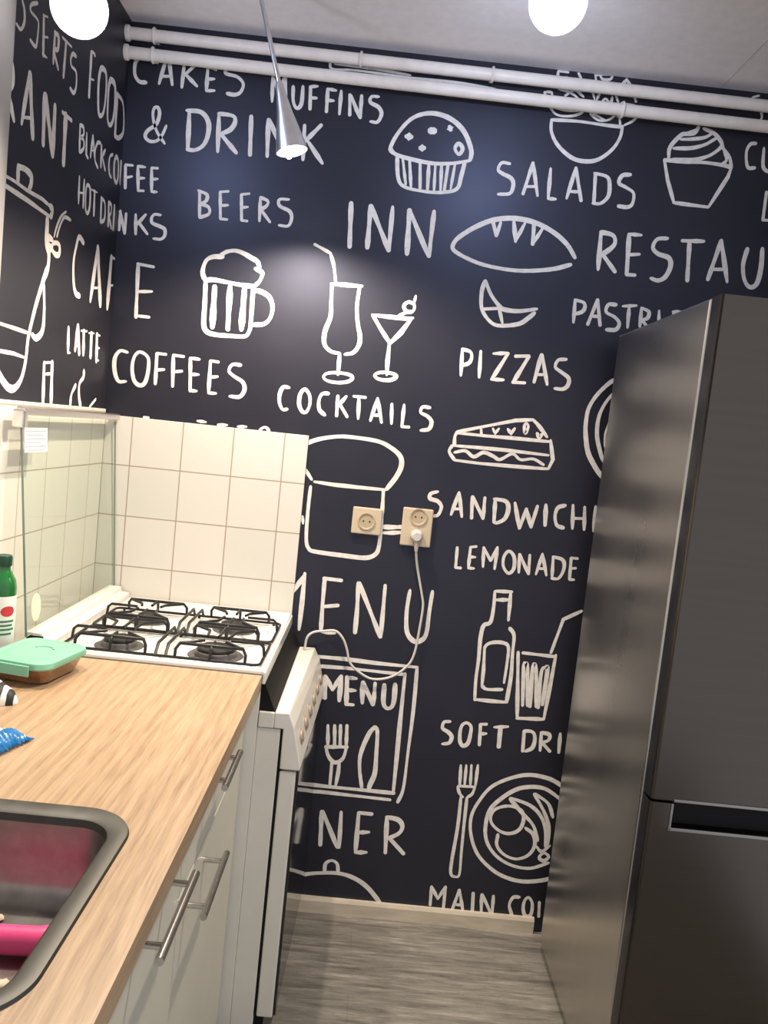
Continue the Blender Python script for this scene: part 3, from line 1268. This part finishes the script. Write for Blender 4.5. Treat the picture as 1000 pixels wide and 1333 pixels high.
loft(bm, [rr3(0.0, CT + 0.0004), rr3(0.002, CT + 0.004), rr3(0.006, CT + 0.005), rr3(0.022, CT + 0.005, 0.008), rr3(0.026, CT + 0.002, 0.010), rr3(0.028, CT - 0.008, 0.011)], False, False)
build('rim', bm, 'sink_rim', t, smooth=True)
bm = B()
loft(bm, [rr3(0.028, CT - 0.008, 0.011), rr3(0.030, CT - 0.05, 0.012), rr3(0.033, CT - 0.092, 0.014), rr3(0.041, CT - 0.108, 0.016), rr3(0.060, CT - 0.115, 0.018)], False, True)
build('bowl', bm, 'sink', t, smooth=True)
bm = B(); lathe(bm, [(0.045, 0.0), (0.045, 0.002), (0.036, 0.003), (0.030, -0.002), (0.001, -0.002)], (0.25, -1.64, CT - 0.1145), seg=28, cap=False)
build('drain', bm, 'steel', t, smooth=True)

# things in the sink
SINKZ = CT - 0.115
t = thing('rubber_tube', (0.38, -1.49, SINKZ), 'pink rubber tube handle lying in the steel sink', 'handle')
bm = B()
lathe(bm, [(0.013, 0.0), (0.0165, 0.002), (0.0172, 0.03), (0.0172, 0.165), (0.019, 0.176), (0.0185, 0.182), (0.015, 0.183), (0.012, 0.178), (0.001, 0.172)], (0.296, -1.492, SINKZ + 0.0195), (1, 0.06, 0), 24)
build('grip', bm, 'pink', t, smooth=True)
for x, y, s, lab in ((0.448, -1.545, 0.009, 'pale food scrap on the near side of the pink tube in the sink'),
                     (0.386, -1.418, 0.006, 'tiny food scrap between the pink tube and the far sink wall')):
    bm = B()
    bmesh.ops.create_icosphere(bm, subdivisions=2, radius=s)
    for v in bm.verts:
        v.co *= 0.75 + 0.5 * random.random()
        v.co.z *= 0.5
    z0 = min(v.co.z for v in bm.verts)
    bmesh.ops.translate(bm, vec=(x, y, SINKZ - z0), verts=bm.verts)
    tag(build('food_scrap', bm, 'scrap', smooth=True), lab, 'food scrap')

# ------------------------------------------------------------------ base cabinets
def bar_handle(parent, y0, y1, z, x=0.620, xf=0.583):
    bm = B()
    tube(bm, [(x, y0, z), (x, y1, z)], 0.0062, 14)
    for y in (y0 + 0.030, y1 - 0.030):
        tube(bm, [(xf - 0.001, y, z), (x, y, z)], 0.0048, 12)
    return build('handle', bm, 'steel', parent, smooth=True)


def cabinet(y0, y1, label, fronts):
    t = thing('base_cabinet', (0.30, (y0 + y1) / 2, FLOOR), label, 'cabinet', 'base cabinets under the worktop')
    bm = B()
    th = 0.018
    box(bm, 0.02, 0.563, y0, y0 + th, 0.07, 0.886)
    box(bm, 0.02, 0.563, y1 - th, y1, 0.07, 0.886)
    box(bm, 0.02, 0.563, y0 + th, y1 - th, 0.07, 0.088)
    box(bm, 0.02, 0.03, y0 + th, y1 - th, 0.088, 0.886)
    build('carcass', bm, 'cab', t)
    bm = B(); box(bm, 0.05, 0.53, y0, y1, FLOOR, 0.07); build('plinth', bm, 'cab_dark', t)
    for nm, z0, z1, hy0, hy1, hz in fronts:
        bm = B(); box(bm, 0.564, 0.583, y0 + 0.002, y1 - 0.002, z0, z1)
        f = build(nm, bm, 'cab', t, bevel=0.0015)
        if hy0 is not None:
            bar_handle(f, hy0, hy1, hz)
    return t


cabinet(-1.214, -0.612, 'cream base cabinet with a drawer over a door, next to the cooker',
        [('drawer', 0.738, 0.884, -1.082, -0.920, 0.866), ('door', 0.075, 0.734, -1.187, -0.981, 0.692)])
cabinet(-2.016, -1.216, 'cream base cabinet under the sink, with one tall door and long bar handle',
        [('door', 0.075, 0.884, -1.497, -1.292, 0.828)])

# ------------------------------------------------------------------ gas cooker
HZ = 0.938
t = thing('gas_cooker', (0.40, -0.31, FLOOR), 'white gas cooker in the corner with four burners and its glass lid raised', 'cooker')
CY0, CY1 = -0.604, -0.013
bm = B()
box(bm, 0.03, 0.612, CY0, CY1, 0.03, HZ - 0.014)
box(bm, 0.612, 0.667, CY0, CY1, 0.03, 0.798)
build('body', bm, 'appl', t, bevel=0.002)
for x in (0.08, 0.60):
    for y in (CY0 + 0.05, CY1 - 0.05):
        bm = B(); lathe(bm, [(0.018, 0), (0.018, 0.06)], (x, y, FLOOR), seg=14); build('foot', bm, 'black', t)
bm = B()
prism(bm, [(0.6125, HZ - 0.034), (0.6205, HZ - 0.034), (0.650, 0.838), (0.650, 0.7985), (0.6125, 0.7985)], 'y', CY0 + 0.004, CY1)
build('vent_strip', bm, 'black', t)
# hob plate with a raised lip
bm = B()
prism(bm, rrect(0.032, 0.621, CY0 - 0.004, CY1 + 0.003, 0.012, 4), 'z', HZ - 0.0135, HZ - 0.003)
box(bm, 0.6128, 0.6212, CY0 - 0.002, CY1, HZ - 0.036, HZ - 0.006)
hob = build('hob_plate', bm, 'enamel', t, bevel=0.0025)
bm = B()
ring = [(x, y, HZ - 0.002) for x, y in rrect(0.128, 0.614, CY0 + 0.004, CY1 - 0.004, 0.014, 5)]
tube(bm, ring, 0.0038, 8, closed=True)
build('lip', bm, 'enamel', hob, smooth=True)
BX, BY = (0.252, 0.486), (-0.520, -0.268)
for bx in BX:
    for by in BY:
        r = 0.046 if (bx > 0.4 and by < -0.4) else (0.030 if (bx < 0.4 and by > -0.4) else 0.037)
        bm = B(); lathe(bm, [(r + 0.022, -0.0035), (r + 0.02, -0.0015), (r + 0.006, -0.001), (r + 0.004, 0.009), (r - 0.002, 0.011)], (bx, by, HZ), seg=32)
        bn = build('burner', bm, 'burner', t, smooth=True)
        bm = B(); lathe(bm, [(r - 0.002, 0.0105), (r, 0.013), (r - 0.001, 0.017), (r - 0.006, 0.019), (r - 0.012, 0.0185)], (bx, by, HZ), seg=32)
        build('burner_cap', bm, 'iron', bn, smooth=True)


def grate(y0, y1, by):
    bm = B()
    R = 0.0036
    lo, hi = HZ + 0.0045, HZ + 0.036
    x0, x1 = 0.137, 0.603
    tube(bm, [(x, y, lo) for x, y in rrect(x0, x1, y0, y1, 0.016, 4)], R, 8, closed=True)
    for x in (x0 + 0.02, x1 - 0.02, (x0 + x1) / 2):
        for y in (y0, y1):
            tube(bm, [(x, y, HZ - 0.003), (x, y, lo)], R, 8)
    mx = (x0 + x1) / 2
    # bars crossing between the two burners: a low dip in the middle
    for s in (-1, 1):
        tube(bm, [(mx + s * 0.012, y0, lo), (mx + s * 0.012, y0 + 0.025, hi - 0.008), (mx + s * 0.012, y1 - 0.025, hi - 0.008), (mx + s * 0.012, y1, lo)], R, 8)
    for bx in BX:
        w = 0.082
        # raised arches across the near and far side of the burner, standing on the low frame
        for yy, yi in ((y0, 1), (y1, -1)):
            tube(bm, [(bx - w, yy, lo), (bx - w, yy + yi * 0.004, hi - 0.012), (bx - w + 0.008, yy + yi * 0.012, hi),
                      (bx - w * 0.4, yy + yi * 0.05, hi), (bx - 0.026, by - yi * 0.018, hi)], R, 8)
            tube(bm, [(bx + w, yy, lo), (bx + w, yy + yi * 0.004, hi - 0.012), (bx + w - 0.008, yy + yi * 0.012, hi),
                      (bx + w * 0.4, yy + yi * 0.05, hi), (bx + 0.026, by - yi * 0.018, hi)], R, 8)
            tube(bm, [(bx, yy, lo), (bx, yy + yi * 0.004, hi - 0.008), (bx, yy + yi * 0.012, hi), (bx, by - yi * 0.024, hi)], R, 8)
        tube(bm, [(bx - w, y0 + 0.004, hi - 0.012), (bx - w + 0.008, y0 + 0.012, hi), (bx + w - 0.008, y0 + 0.012, hi), (bx + w, y0 + 0.004, hi - 0.012)], R, 8)
        tube(bm, [(bx - w, y1 - 0.004, hi - 0.012), (bx - w + 0.008, y1 - 0.012, hi), (bx + w - 0.008, y1 - 0.012, hi), (bx + w, y1 - 0.004, hi - 0.012)], R, 8)
    for x, s in ((x0, 1), (x1, -1)):
        tube(bm, [(x, by, lo), (x + s * 0.003, by, hi - 0.008), (x + s * 0.012, by, hi), (x + s * 0.082, by, hi)], R, 8)
    return build('pan_support', bm, 'iron', t, smooth=True)


grate(-0.594, -0.392, BY[0])
grate(-0.384, -0.176, BY[1])

# control panel, oven door, drawer: the front stands a little further out at the wall end
def swing(bm):
    for v in bm.verts:
        v.co.x += 0.017 * (v.co.y - CY0) / 0.59 * min(1.0, max(0.0, (v.co.x - 0.66) / 0.03))


bm = B()
prism(bm, [(0.6505, 0.8385), (0.684, 0.840), (0.699, 0.806), (0.7225, 0.712), (0.721, 0.702), (0.6735, 0.702), (0.6730, 0.7995), (0.6505, 0.7995)], 'y', CY0 - 0.002, CY1)
box(bm, 0.613, 0.6505, CY0 - 0.002, CY0 + 0.004, 0.799, 0.838)
swing(bm)
cp = build('control_panel', bm, 'appl', t, bevel=0.003)
dn = Vector((0.094, 0, 0.0235)).normalized()
for i in range(6):
    y = -0.54 + i * 0.092
    bm = B()
    lathe(bm, [(0.019, 0.0), (0.019, 0.002), (0.0150, 0.003), (0.0140, 0.006), (0.012, 0.007)], Vector((0.7095, y, 0.762)), dn, 20)
    swing(bm)
    build('knob', bm, 'knob', cp, smooth=True)
bm = B(); box(bm, 0.6672, 0.6800, CY0 + 0.003, CY1, 0.078, 0.797); build('door_seal', bm, 'black', t)
bm = B(); box(bm, 0.6740, 0.713, CY0, CY1, 0.076, 0.697)
swing(bm)
od = build('oven_door', bm, 'appl', t, bevel=0.003)
bm = B(); box(bm, 0.7135, 0.720, CY0 + 0.003, CY1 - 0.002, 0.080, 0.696)
swing(bm)
build('door_glass', bm, 'black_gl', od, bevel=0.002)
bm = B(); box(bm, 0.6675, 0.69, CY0 + 0.02, CY1, 0.032, 0.070)
build('base_drawer', bm, 'black', t, bevel=0.002)

# the raised glass lid
zb, zt, xb, xt = 0.966, 1.462, 0.070, 0.038
nx = Vector((zt - zb, 0, xb - xt)).normalized() * 0.005
bm = B()
gp = [(-0.632, zb), (-0.012, zb), (-0.016, zt), (-0.655, zt)]
A = []
for s in (0, 1):
    A.append([bm.verts.new((xb + (xt - xb) * (z - zb) / (zt - zb) + nx.x * s, y, z + nx.z * s)) for y, z in gp])
bm.faces.new(A[0]); bm.faces.new(A[1][::-1])
for i in range(4):
    bm.faces.new((A[0][i], A[0][(i + 1) % 4], A[1][(i + 1) % 4], A[1][i]))
bm.faces.ensure_lookup_table()
for f in bm.faces[2:]:
    f.material_index = 1
lid = build('glass_lid', bm, ['glass', 'glass_edge'], t)


def on_lid(y0, y1, z0, z1, off=0.0004):
    def X(z):
        return xb + (xt - xb) * (z - zb) / (zt - zb) + nx.x + off
    return [(X(z), y, z) for y, z in ((y0, z0), (y1, z0), (y1, z1), (y0, z1))]


def lid_quad(bm, y0, y1, z0, z1, off, mi):
    q0 = [bm.verts.new(p) for p in on_lid(y0, y1, z0, z1, off)]
    q1 = [bm.verts.new(p) for p in on_lid(y0, y1, z0, z1, off + 0.0004)]
    bm.faces.new(q1).material_index = mi
    bm.faces.new(q0[::-1]).material_index = mi
    for i in range(4):
        bm.faces.new((q0[i], q0[(i + 1) % 4], q1[(i + 1) % 4], q1[i])).material_index = mi


bm = B()
lid_quad(bm, -0.645, -0.520, 1.385, 1.440, 0.0003, 0)
for i, (a, b) in enumerate(((0.06, 0.92), (0.10, 0.80), (0.06, 0.95), (0.08, 0.7), (0.06, 0.9), (0.1, 0.85))):
    z = 1.434 - i * 0.0085
    lid_quad(bm, -0.645 + 0.125 * a, -0.645 + 0.125 * b, z - 0.003, z, 0.0008, 1)
s = build('sticker', bm, ['sticker', 'sticker_ink'], lid)
s['label'] = 'white rectangular notice with small grey print'
bm = B()
c0 = Vector(on_lid(-0.585, -0.5, 1.025, 1.1)[0])
lathe(bm, [(0.026, 0), (0.026, 0.0008)], c0, (zt - zb, 0, xb - xt), 28)
for v in bm.verts:
    v.co.z = c0.z + (v.co.z - c0.z) * 1.25
s = build('sticker', bm, 'sticker_cream', lid)
s['label'] = 'round cream sticker'
bm = B()
box(bm, xt - 0.006, xt + 0.016, -0.664, -0.0135, zt + 0.006, zt + 0.024)
build('top_rail', bm, 'alu', lid, bevel=0.003)
bm = B()
box(bm, xt - 0.010, xt + 0.018, -0.674, -0.652, zt - 0.022, zt + 0.018)
build('corner_clip', bm, 'alu', lid, bevel=0.004)
bm = B()
prism(bm, [(0.060, HZ - 0.003), (0.122, HZ - 0.003), (0.122, HZ + 0.015), (0.098, HZ + 0.017), (0.096, HZ + 0.031), (0.060, HZ + 0.033)], 'y', CY0 + 0.002, CY1 - 0.004)
hr = build('hinge_rail', bm, 'alu_white', t, bevel=0.002)
bm = B()
box(bm, 0.062, 0.100, CY0 + 0.0005, CY0 + 0.0035, HZ + 0.002, HZ + 0.024)
build('end_cap', bm, 'black', hr)

# ------------------------------------------------------------------ things on the worktop
# lidded food container
t = thing('food_container', (0.150, -0.755, CT), 'glass food box with a mint green lid, beside the cooker on the worktop', 'container')
ca, sa = math.cos(-0.19), math.sin(-0.19)


def rot_ring(hx, hy, r, z, c=(0.150, -0.755)):
    return [(c[0] + x * ca - y * sa, c[1] + x * sa + y * ca, z) for x, y in rrect(-hx, hx, -hy, hy, r, 6)]


bm = B()
loft(bm, [rot_ring(0.054, 0.063, 0.025, CT + 0.0005), rot_ring(0.060, 0.070, 0.028, CT + 0.006), rot_ring(0.070, 0.081, 0.030, CT + 0.034), rot_ring(0.072, 0.083, 0.030, CT + 0.036)])
build('glass_base', bm, 'brown_glass', t, smooth=True)
bm = B()
loft(bm, [rot_ring(0.075, 0.086, 0.032, CT + 0.0365), rot_ring(0.077, 0.088, 0.032, CT + 0.040), rot_ring(0.075, 0.086, 0.032, CT + 0.050),
          rot_ring(0.067, 0.078, 0.028, CT + 0.0535), rot_ring(0.063, 0.074, 0.026, CT + 0.0500), rot_ring(0.055, 0.066, 0.024, CT + 0.0495),
          rot_ring(0.047, 0.058, 0.022, CT + 0.0535), rot_ring(0.040, 0.051, 0.020, CT + 0.0540)])
ml = build('lid', bm, 'mint', t, smooth=True)
bm = B()
tube(bm, [(0.150 + 0.022 * math.cos(a) + 0.01, -0.755 + 0.022 * math.sin(a), CT + 0.0545) for a in [0.2 + i * 0.3 for i in range(9)]], 0.0022, 8)
build('vent_ridge', bm, 'mint', ml, smooth=True)
for k in (1, 3):
    an = -0.19 + k * PI / 2
    dx, dy = math.cos(an), math.sin(an)
    h = 0.075 if k % 2 == 0 else 0.086
    px, py = -dy, dx
    bm = B()
    c = Vector((0.150 + dx * (h + 0.004), -0.755 + dy * (h + 0.004), 0))
    loft(bm, [[(c.x + px * a * 0.040 + dx * b * 0.0025, c.y + py * a * 0.040 + dy * b * 0.0025, z) for a, b in ((-1, -1), (1, -1), (1, 1), (-1, 1))] for z in (CT + 0.024, CT + 0.046)])
    build('clip', bm, 'mint', ml, bevel=0.001)

# green bottle
t = thing('green_bottle', (0.0392, -0.694, CT), 'green bottle with white label and red emblem, standing behind the mint box', 'bottle')
bc = (0.0392, -0.694, CT + 0.0005)
bm = B()
lathe(bm, [(0.025, 0), (0.0295, 0.004), (0.030, 0.02), (0.030, 0.165), (0.0275, 0.182), (0.020, 0.196), (0.0155, 0.205), (0.015, 0.216)], bc, seg=32)
build('glass_body', bm, 'green_glass', t, smooth=True)
bm = B()
lathe(bm, [(0.0175, 0.213), (0.0182, 0.215), (0.0182, 0.232), (0.016, 0.236)], bc, seg=28)
build('cap', bm, 'green_dark', t, smooth=True)
bm = B(); lathe(bm, [(0.0303, 0.035), (0.0305, 0.036), (0.0305, 0.148), (0.0303, 0.149)], bc, seg=40, cap=False)
lb = build('label', bm, 'label_white', t, smooth=True)


def on_bottle(bm, ang, half, z0, z1, mi, r=0.0309, oval=False):
    n = 14
    if oval:
        zm, zh = (z0 + z1) / 2, (z1 - z0) / 2
        cols = []
        for i in range(n + 1):
            s = -1 + 2 * i / n
            a, e = ang + half * s, zh * math.sqrt(max(0.0004, 1 - s * s))
            cols.append([bm.verts.new((bc[0] + r * math.cos(a), bc[1] + r * math.sin(a), bc[2] + z)) for z in (zm - e, zm + e)])
        for p, q in zip(cols, cols[1:]):
            bm.faces.new((p[0], q[0], q[1], p[1])).material_index = mi
        return
    lo = [bm.verts.new((bc[0] + r * math.cos(ang - half + 2 * half * i / n), bc[1] + r * math.sin(ang - half + 2 * half * i / n), bc[2] + z0)) for i in range(n + 1)]
    hi = [bm.verts.new((bc[0] + r * math.cos(ang - half + 2 * half * i / n), bc[1] + r * math.sin(ang - half + 2 * half * i / n), bc[2] + z1)) for i in range(n + 1)]
    for i in range(n):
        bm.faces.new((lo[i], lo[i + 1], hi[i + 1], hi[i])).material_index = mi


bm = B(); on_bottle(bm, -0.65, 0.52, 0.105, 0.128, 0, oval=True)
build('emblem', bm, 'label_red', lb)
bm = B()
for z, h in ((0.092, 0.62), (0.083, 0.5), (0.074, 0.66), (0.064, 0.45)):
    on_bottle(bm, -0.75, h, z, z + 0.0045, 0)
build('label_print', bm, 'label_green', lb)

# blue and white wipes pack
t = thing('wipes_pack', (0.19, -1.115, CT), 'white plastic pack with a crinkled blue end, lying on the worktop before the sink', 'packet')
pc = Vector((0.148, -1.122, 0))
pa = -0.27
pca, psa = math.cos(pa), math.sin(pa)


def PK(u, v, z):
    return (pc.x + u * pca - v * psa, pc.y + u * psa + v * pca, CT + z)


def pillow(bm, u0, u1, hv, h, nu=22, nv=12, flat0=False, flat1=False, wr=0.0015):
    T, Bt = [], []
    for i in range(nu + 1):
        a = i / nu
        u = u0 + (u1 - u0) * a
        ea = math.sin(PI * min(1, max(0, a))) ** 0.4
        rowT, rowB = [], []
        for j in range(nv + 1):
            b = j / nv * 2 - 1
            eb = (1 - abs(b) ** 3.2)
            z = h * ea * eb
            w = wr * math.sin(9 * b + a * 17) * (1 - ea * 0.6) + wr * 0.6 * math.sin(23 * b)
            rowT.append(bm.verts.new(PK(u, b * hv, max(0.0022, 0.003 + z + w * eb))))
            rowB.append(bm.verts.new(PK(u, b * hv, 0.0006)))
        T.append(rowT); Bt.append(rowB)
    for i in range(nu):
        for j in range(nv):
            bm.faces.new((T[i][j], T[i + 1][j], T[i + 1][j + 1], T[i][j + 1]))
            bm.faces.new((Bt[i][j + 1], Bt[i + 1][j + 1], Bt[i + 1][j], Bt[i][j]))
        bm.faces.new((T[i][0], Bt[i][0], Bt[i + 1][0], T[i + 1][0]))
        bm.faces.new((T[i][nv], T[i + 1][nv], Bt[i + 1][nv], Bt[i][nv]))
    for j in range(nv):
        bm.faces.new((T[0][j], T[0][j + 1], Bt[0][j + 1], Bt[0][j]))
        bm.faces.new((T[nu][j], Bt[nu][j], Bt[nu][j + 1], T[nu][j + 1]))


bm = B(); pillow(bm, -0.10, 0.114, 0.058, 0.030)
pk = build('film', bm, 'film_white', t, smooth=True)
bm = B(); 
Tn = []
nu, nv = 8, 40
for i in range(nu + 1):
    u = 0.106 + 0.023 * i / nu
    base = 0.024 * (1 - i / nu) ** 0.8 + 0.004
    row = []
    for j in range(nv + 1):
        b = j / nv * 2 - 1
        row.append((u + 0.0025 * math.sin(j * 2.4) * (i == nu), b * 0.060, base * (1 - abs(b) ** 3) + 0.0035 + 0.0016 * math.sin(j * 1.9) * (0.4 + i / nu)))
    Tn.append(row)
up = [[bm.verts.new(PK(*p)) for p in r] for r in Tn]
dn_ = [[bm.verts.new(PK(p[0], p[1], max(0.0006, p[2] - 0.0016))) for p in r] for r in Tn]
for i in range(nu):
    for j in range(nv):
        bm.faces.new((up[i][j], up[i + 1][j], up[i + 1][j + 1], up[i][j + 1]))
        bm.faces.new((dn_[i][j + 1], dn_[i + 1][j + 1], dn_[i + 1][j], dn_[i][j]))
for j in range(nv):
    bm.faces.new((up[nu][j], dn_[nu][j], dn_[nu][j + 1], up[nu][j + 1]))
    bm.faces.new((up[0][j + 1], dn_[0][j + 1], dn_[0][j], up[0][j]))
for i in range(nu):
    bm.faces.new((up[i][0], dn_[i][0], dn_[i + 1][0], up[i + 1][0]))
    bm.faces.new((up[i + 1][nv], dn_[i + 1][nv], dn_[i][nv], up[i][nv]))
be = build('sealed_end', bm, 'film_blue', t, smooth=True)
be['label'] = 'crinkled blue sealed end of the pack'

# black and white printed pouch
t = thing('printed_pouch', (0.09, -0.917, CT), 'black and white patterned pouch at the left edge of the worktop', 'pouch')
bm = B()
pts = [(0.035, -0.862), (0.080, -0.860), (0.135, -0.880), (0.190, -0.934), (0.170, -0.958), (0.10, -0.975), (0.035, -0.97)]
cxy = Vector((0.09, -0.917))
rings = []
for k, z in ((1.0, 0.0006), (1.0, 0.006), (0.93, 0.020), (0.72, 0.032), (0.35, 0.036)):
    rings.append([(cxy.x + (p[0] - cxy.x) * k, cxy.y + (p[1] - cxy.y) * k, CT + z) for p in [tuple(q) for q in spline([(a, b, 0) for a, b in pts], 4, True)]])
loft(bm, rings)
build('cloth', bm, 'zebra', t, smooth=True)

# ------------------------------------------------------------------ sockets and cable
def socket(x0, x1, z0, z1, centres, label):
    t = thing('wall_socket', ((x0 + x1) / 2, 0, (z0 + z1) / 2), label, 'socket', 'cream wall sockets beside the tiles')
    bm = B(); box(bm, x0, x1, -0.013, -0.0008, z0, z1)
    build('plate', bm, 'socket', t, bevel=0.004, segs=3)
    for cx, cz in centres:
        bm = B()
        lathe(bm, [(0.0265, 0.0), (0.0265, 0.003), (0.0235, 0.0035), (0.0215, 0.0025), (0.0205, 0.0005), (0.001, 0.0004)], (cx, -0.0131, cz), (0, -1, 0), 32, cap=False)
        w = build('socket_well', bm, 'socket_in', t, smooth=True)
        for s in (-1, 1):
            bm = B(); lathe(bm, [(0.0026, 0), (0.0026, 0.0006)], (cx + s * 0.0095, -0.0137, cz), (0, -1, 0), 12)
            build('pin_hole', bm, 'dark_hole', w)
    return t


socket(0.771, 0.861, 1.203, 1.284, [(0.815, 1.243)], 'single cream wall socket, empty, nearer the tiled corner')
socket(0.922, 1.014, 1.182, 1.298, [(0.970, 1.272)], 'taller cream wall socket with the white plug in it')
t = thing('power_cord', (0.972, -0.0135, 1.215), 'white power cord hanging from the taller wall socket to the cooker', 'cord')
bm = B()
lathe(bm, [(0.019, 0.0), (0.0195, 0.012), (0.017, 0.028), (0.012, 0.034)], (0.970, -0.0138, 1.216), (0, -1, 0), 24)
lathe(bm, [(0.008, 0.0), (0.006, 0.028), (0.0045, 0.036)], (0.970, -0.034, 1.205), (0.08, 0.1, -1), 16)
build('plug', bm, 'cable', t, smooth=True)
pts = [(0.972, -0.031, 1.176), (0.978, -0.022, 1.140), (0.988, -0.016, 1.100), (1.006, -0.014, 1.036), (1.013, -0.014, 1.000), (1.010, -0.014, 0.930), (1.003, -0.016, 0.856),
       (0.986, -0.018, 0.814), (0.941, -0.020, 0.775), (0.883, -0.022, 0.762), (0.836, -0.022, 0.782), (0.808, -0.022, 0.808), (0.796, -0.022, 0.846),
       (0.780, -0.024, 0.880), (0.755, -0.026, 0.901), (0.718, -0.032, 0.898), (0.690, -0.042, 0.894), (0.673, -0.050, 0.878), (0.669, -0.052, 0.8405)]
bm = B(); tube(bm, spline(pts, 5), 0.0038, 10)
build('cable', bm, 'cable', t, smooth=True)

# ------------------------------------------------------------------ lamps
def rod_lamp(mount, neck, mouth, r_mouth, label, bulb_mat, disc):
    mount, neck, mouth = Vector(mount), Vector(neck), Vector(mouth)
    t = thing('spotlight', mount, label, 'lamp', 'spotlights hanging from the ceiling')
    bm2 = B(); lathe(bm2, [(0.009, -0.012), (0.014, -0.008), (0.014, -0.0005)], (mount.x, mount.y, CEIL), (0, 0, 1), 24)
    build('ceiling_rose', bm2, 'lamp_steel', t, smooth=True)
    bm = B()
    tube(bm, [Vector((mount.x, mount.y, CEIL - 0.018)), neck], 0.0055, 12)
    build('rod', bm, 'lamp_steel', t, smooth=True)
    d = (mouth - neck).normalized() if not disc else None
    return t, d


# middle one: thin rod, slim steel cone, halogen tip
t, _ = rod_lamp((0.411, -0.340, CEIL), (0.487, -0.341, 2.347), (0.535, -0.342, 2.185), 0.04,
                'slim steel cone spotlight on a thin rod, between the two bright lamps', 'bulb_warm', False)
ax = (Vector((0.535, -0.342, 2.185)) - Vector((0.487, -0.341, 2.347)))
L = ax.length
ax.normalize()
n0 = Vector((0.487, -0.341, 2.347))
bm = B()
lathe(bm, [(0.0075, 0.0), (0.011, 0.012), (0.0125, 0.03), (0.020, 0.075), (0.031, 0.122), (0.0405, L), (0.0390, L), (0.0295, 0.121), (0.0185, 0.074), (0.010, 0.03)], n0, ax, 40, cap=False)
sh = build('lamp_shade', bm, 'lamp_steel', t, smooth=True)
bm = B()
b0 = n0 + ax * (L - 0.03)
lathe(bm, [(0.006, 0.0), (0.009, 0.008), (0.0085, 0.040), (0.005, 0.048), (0.001, 0.050)], b0 + Vector((-0.010, 0, 0)), ax, 16)
build('bulb', bm, 'bulb_warm', t, smooth=True)


def bright_lamp(mount, head, aim, label):
    head = Vector(head)
    d = (Vector(aim) - head).normalized()
    neck = head - d * 0.105
    t, _ = rod_lamp(mount, neck, head, 0.05, label, 'bulb', True)
    bm = B()
    lathe(bm, [(0.006, -0.012), (0.014, 0.0), (0.022, 0.02), (0.044, 0.065), (0.056, 0.100), (0.054, 0.100), (0.042, 0.065), (0.018, 0.022)], neck, d, 36, cap=False)
    build('lamp_shade', bm, 'lamp_white', t, smooth=True)
    bm = B()
    lathe(bm, [(0.0535, 0.096), (0.052, 0.104), (0.040, 0.112), (0.020, 0.117), (0.001, 0.118)], neck, d, 36)
    build('bulb', bm, 'bulb', t, smooth=True)
    bm = B()
    lathe(bm, [(0.007, 0.115), (0.0075, 0.122), (0.005, 0.128), (0.001, 0.129)], neck, d, 16)
    build('bulb_tip', bm, 'bulb', t, smooth=True)
    return t


bright_lamp((0.10, -0.62, CEIL), (0.140, -0.735, 2.290), (0.45, -1.75, 1.95), 'left of two glaring round spotlights, up in the corner by the wall pipes')
bright_lamp((1.10, -0.70, CEIL), (1.080, -0.815, 2.362), (0.95, -1.75, 1.98), 'right of two glaring round spotlights, below the grey ceiling')
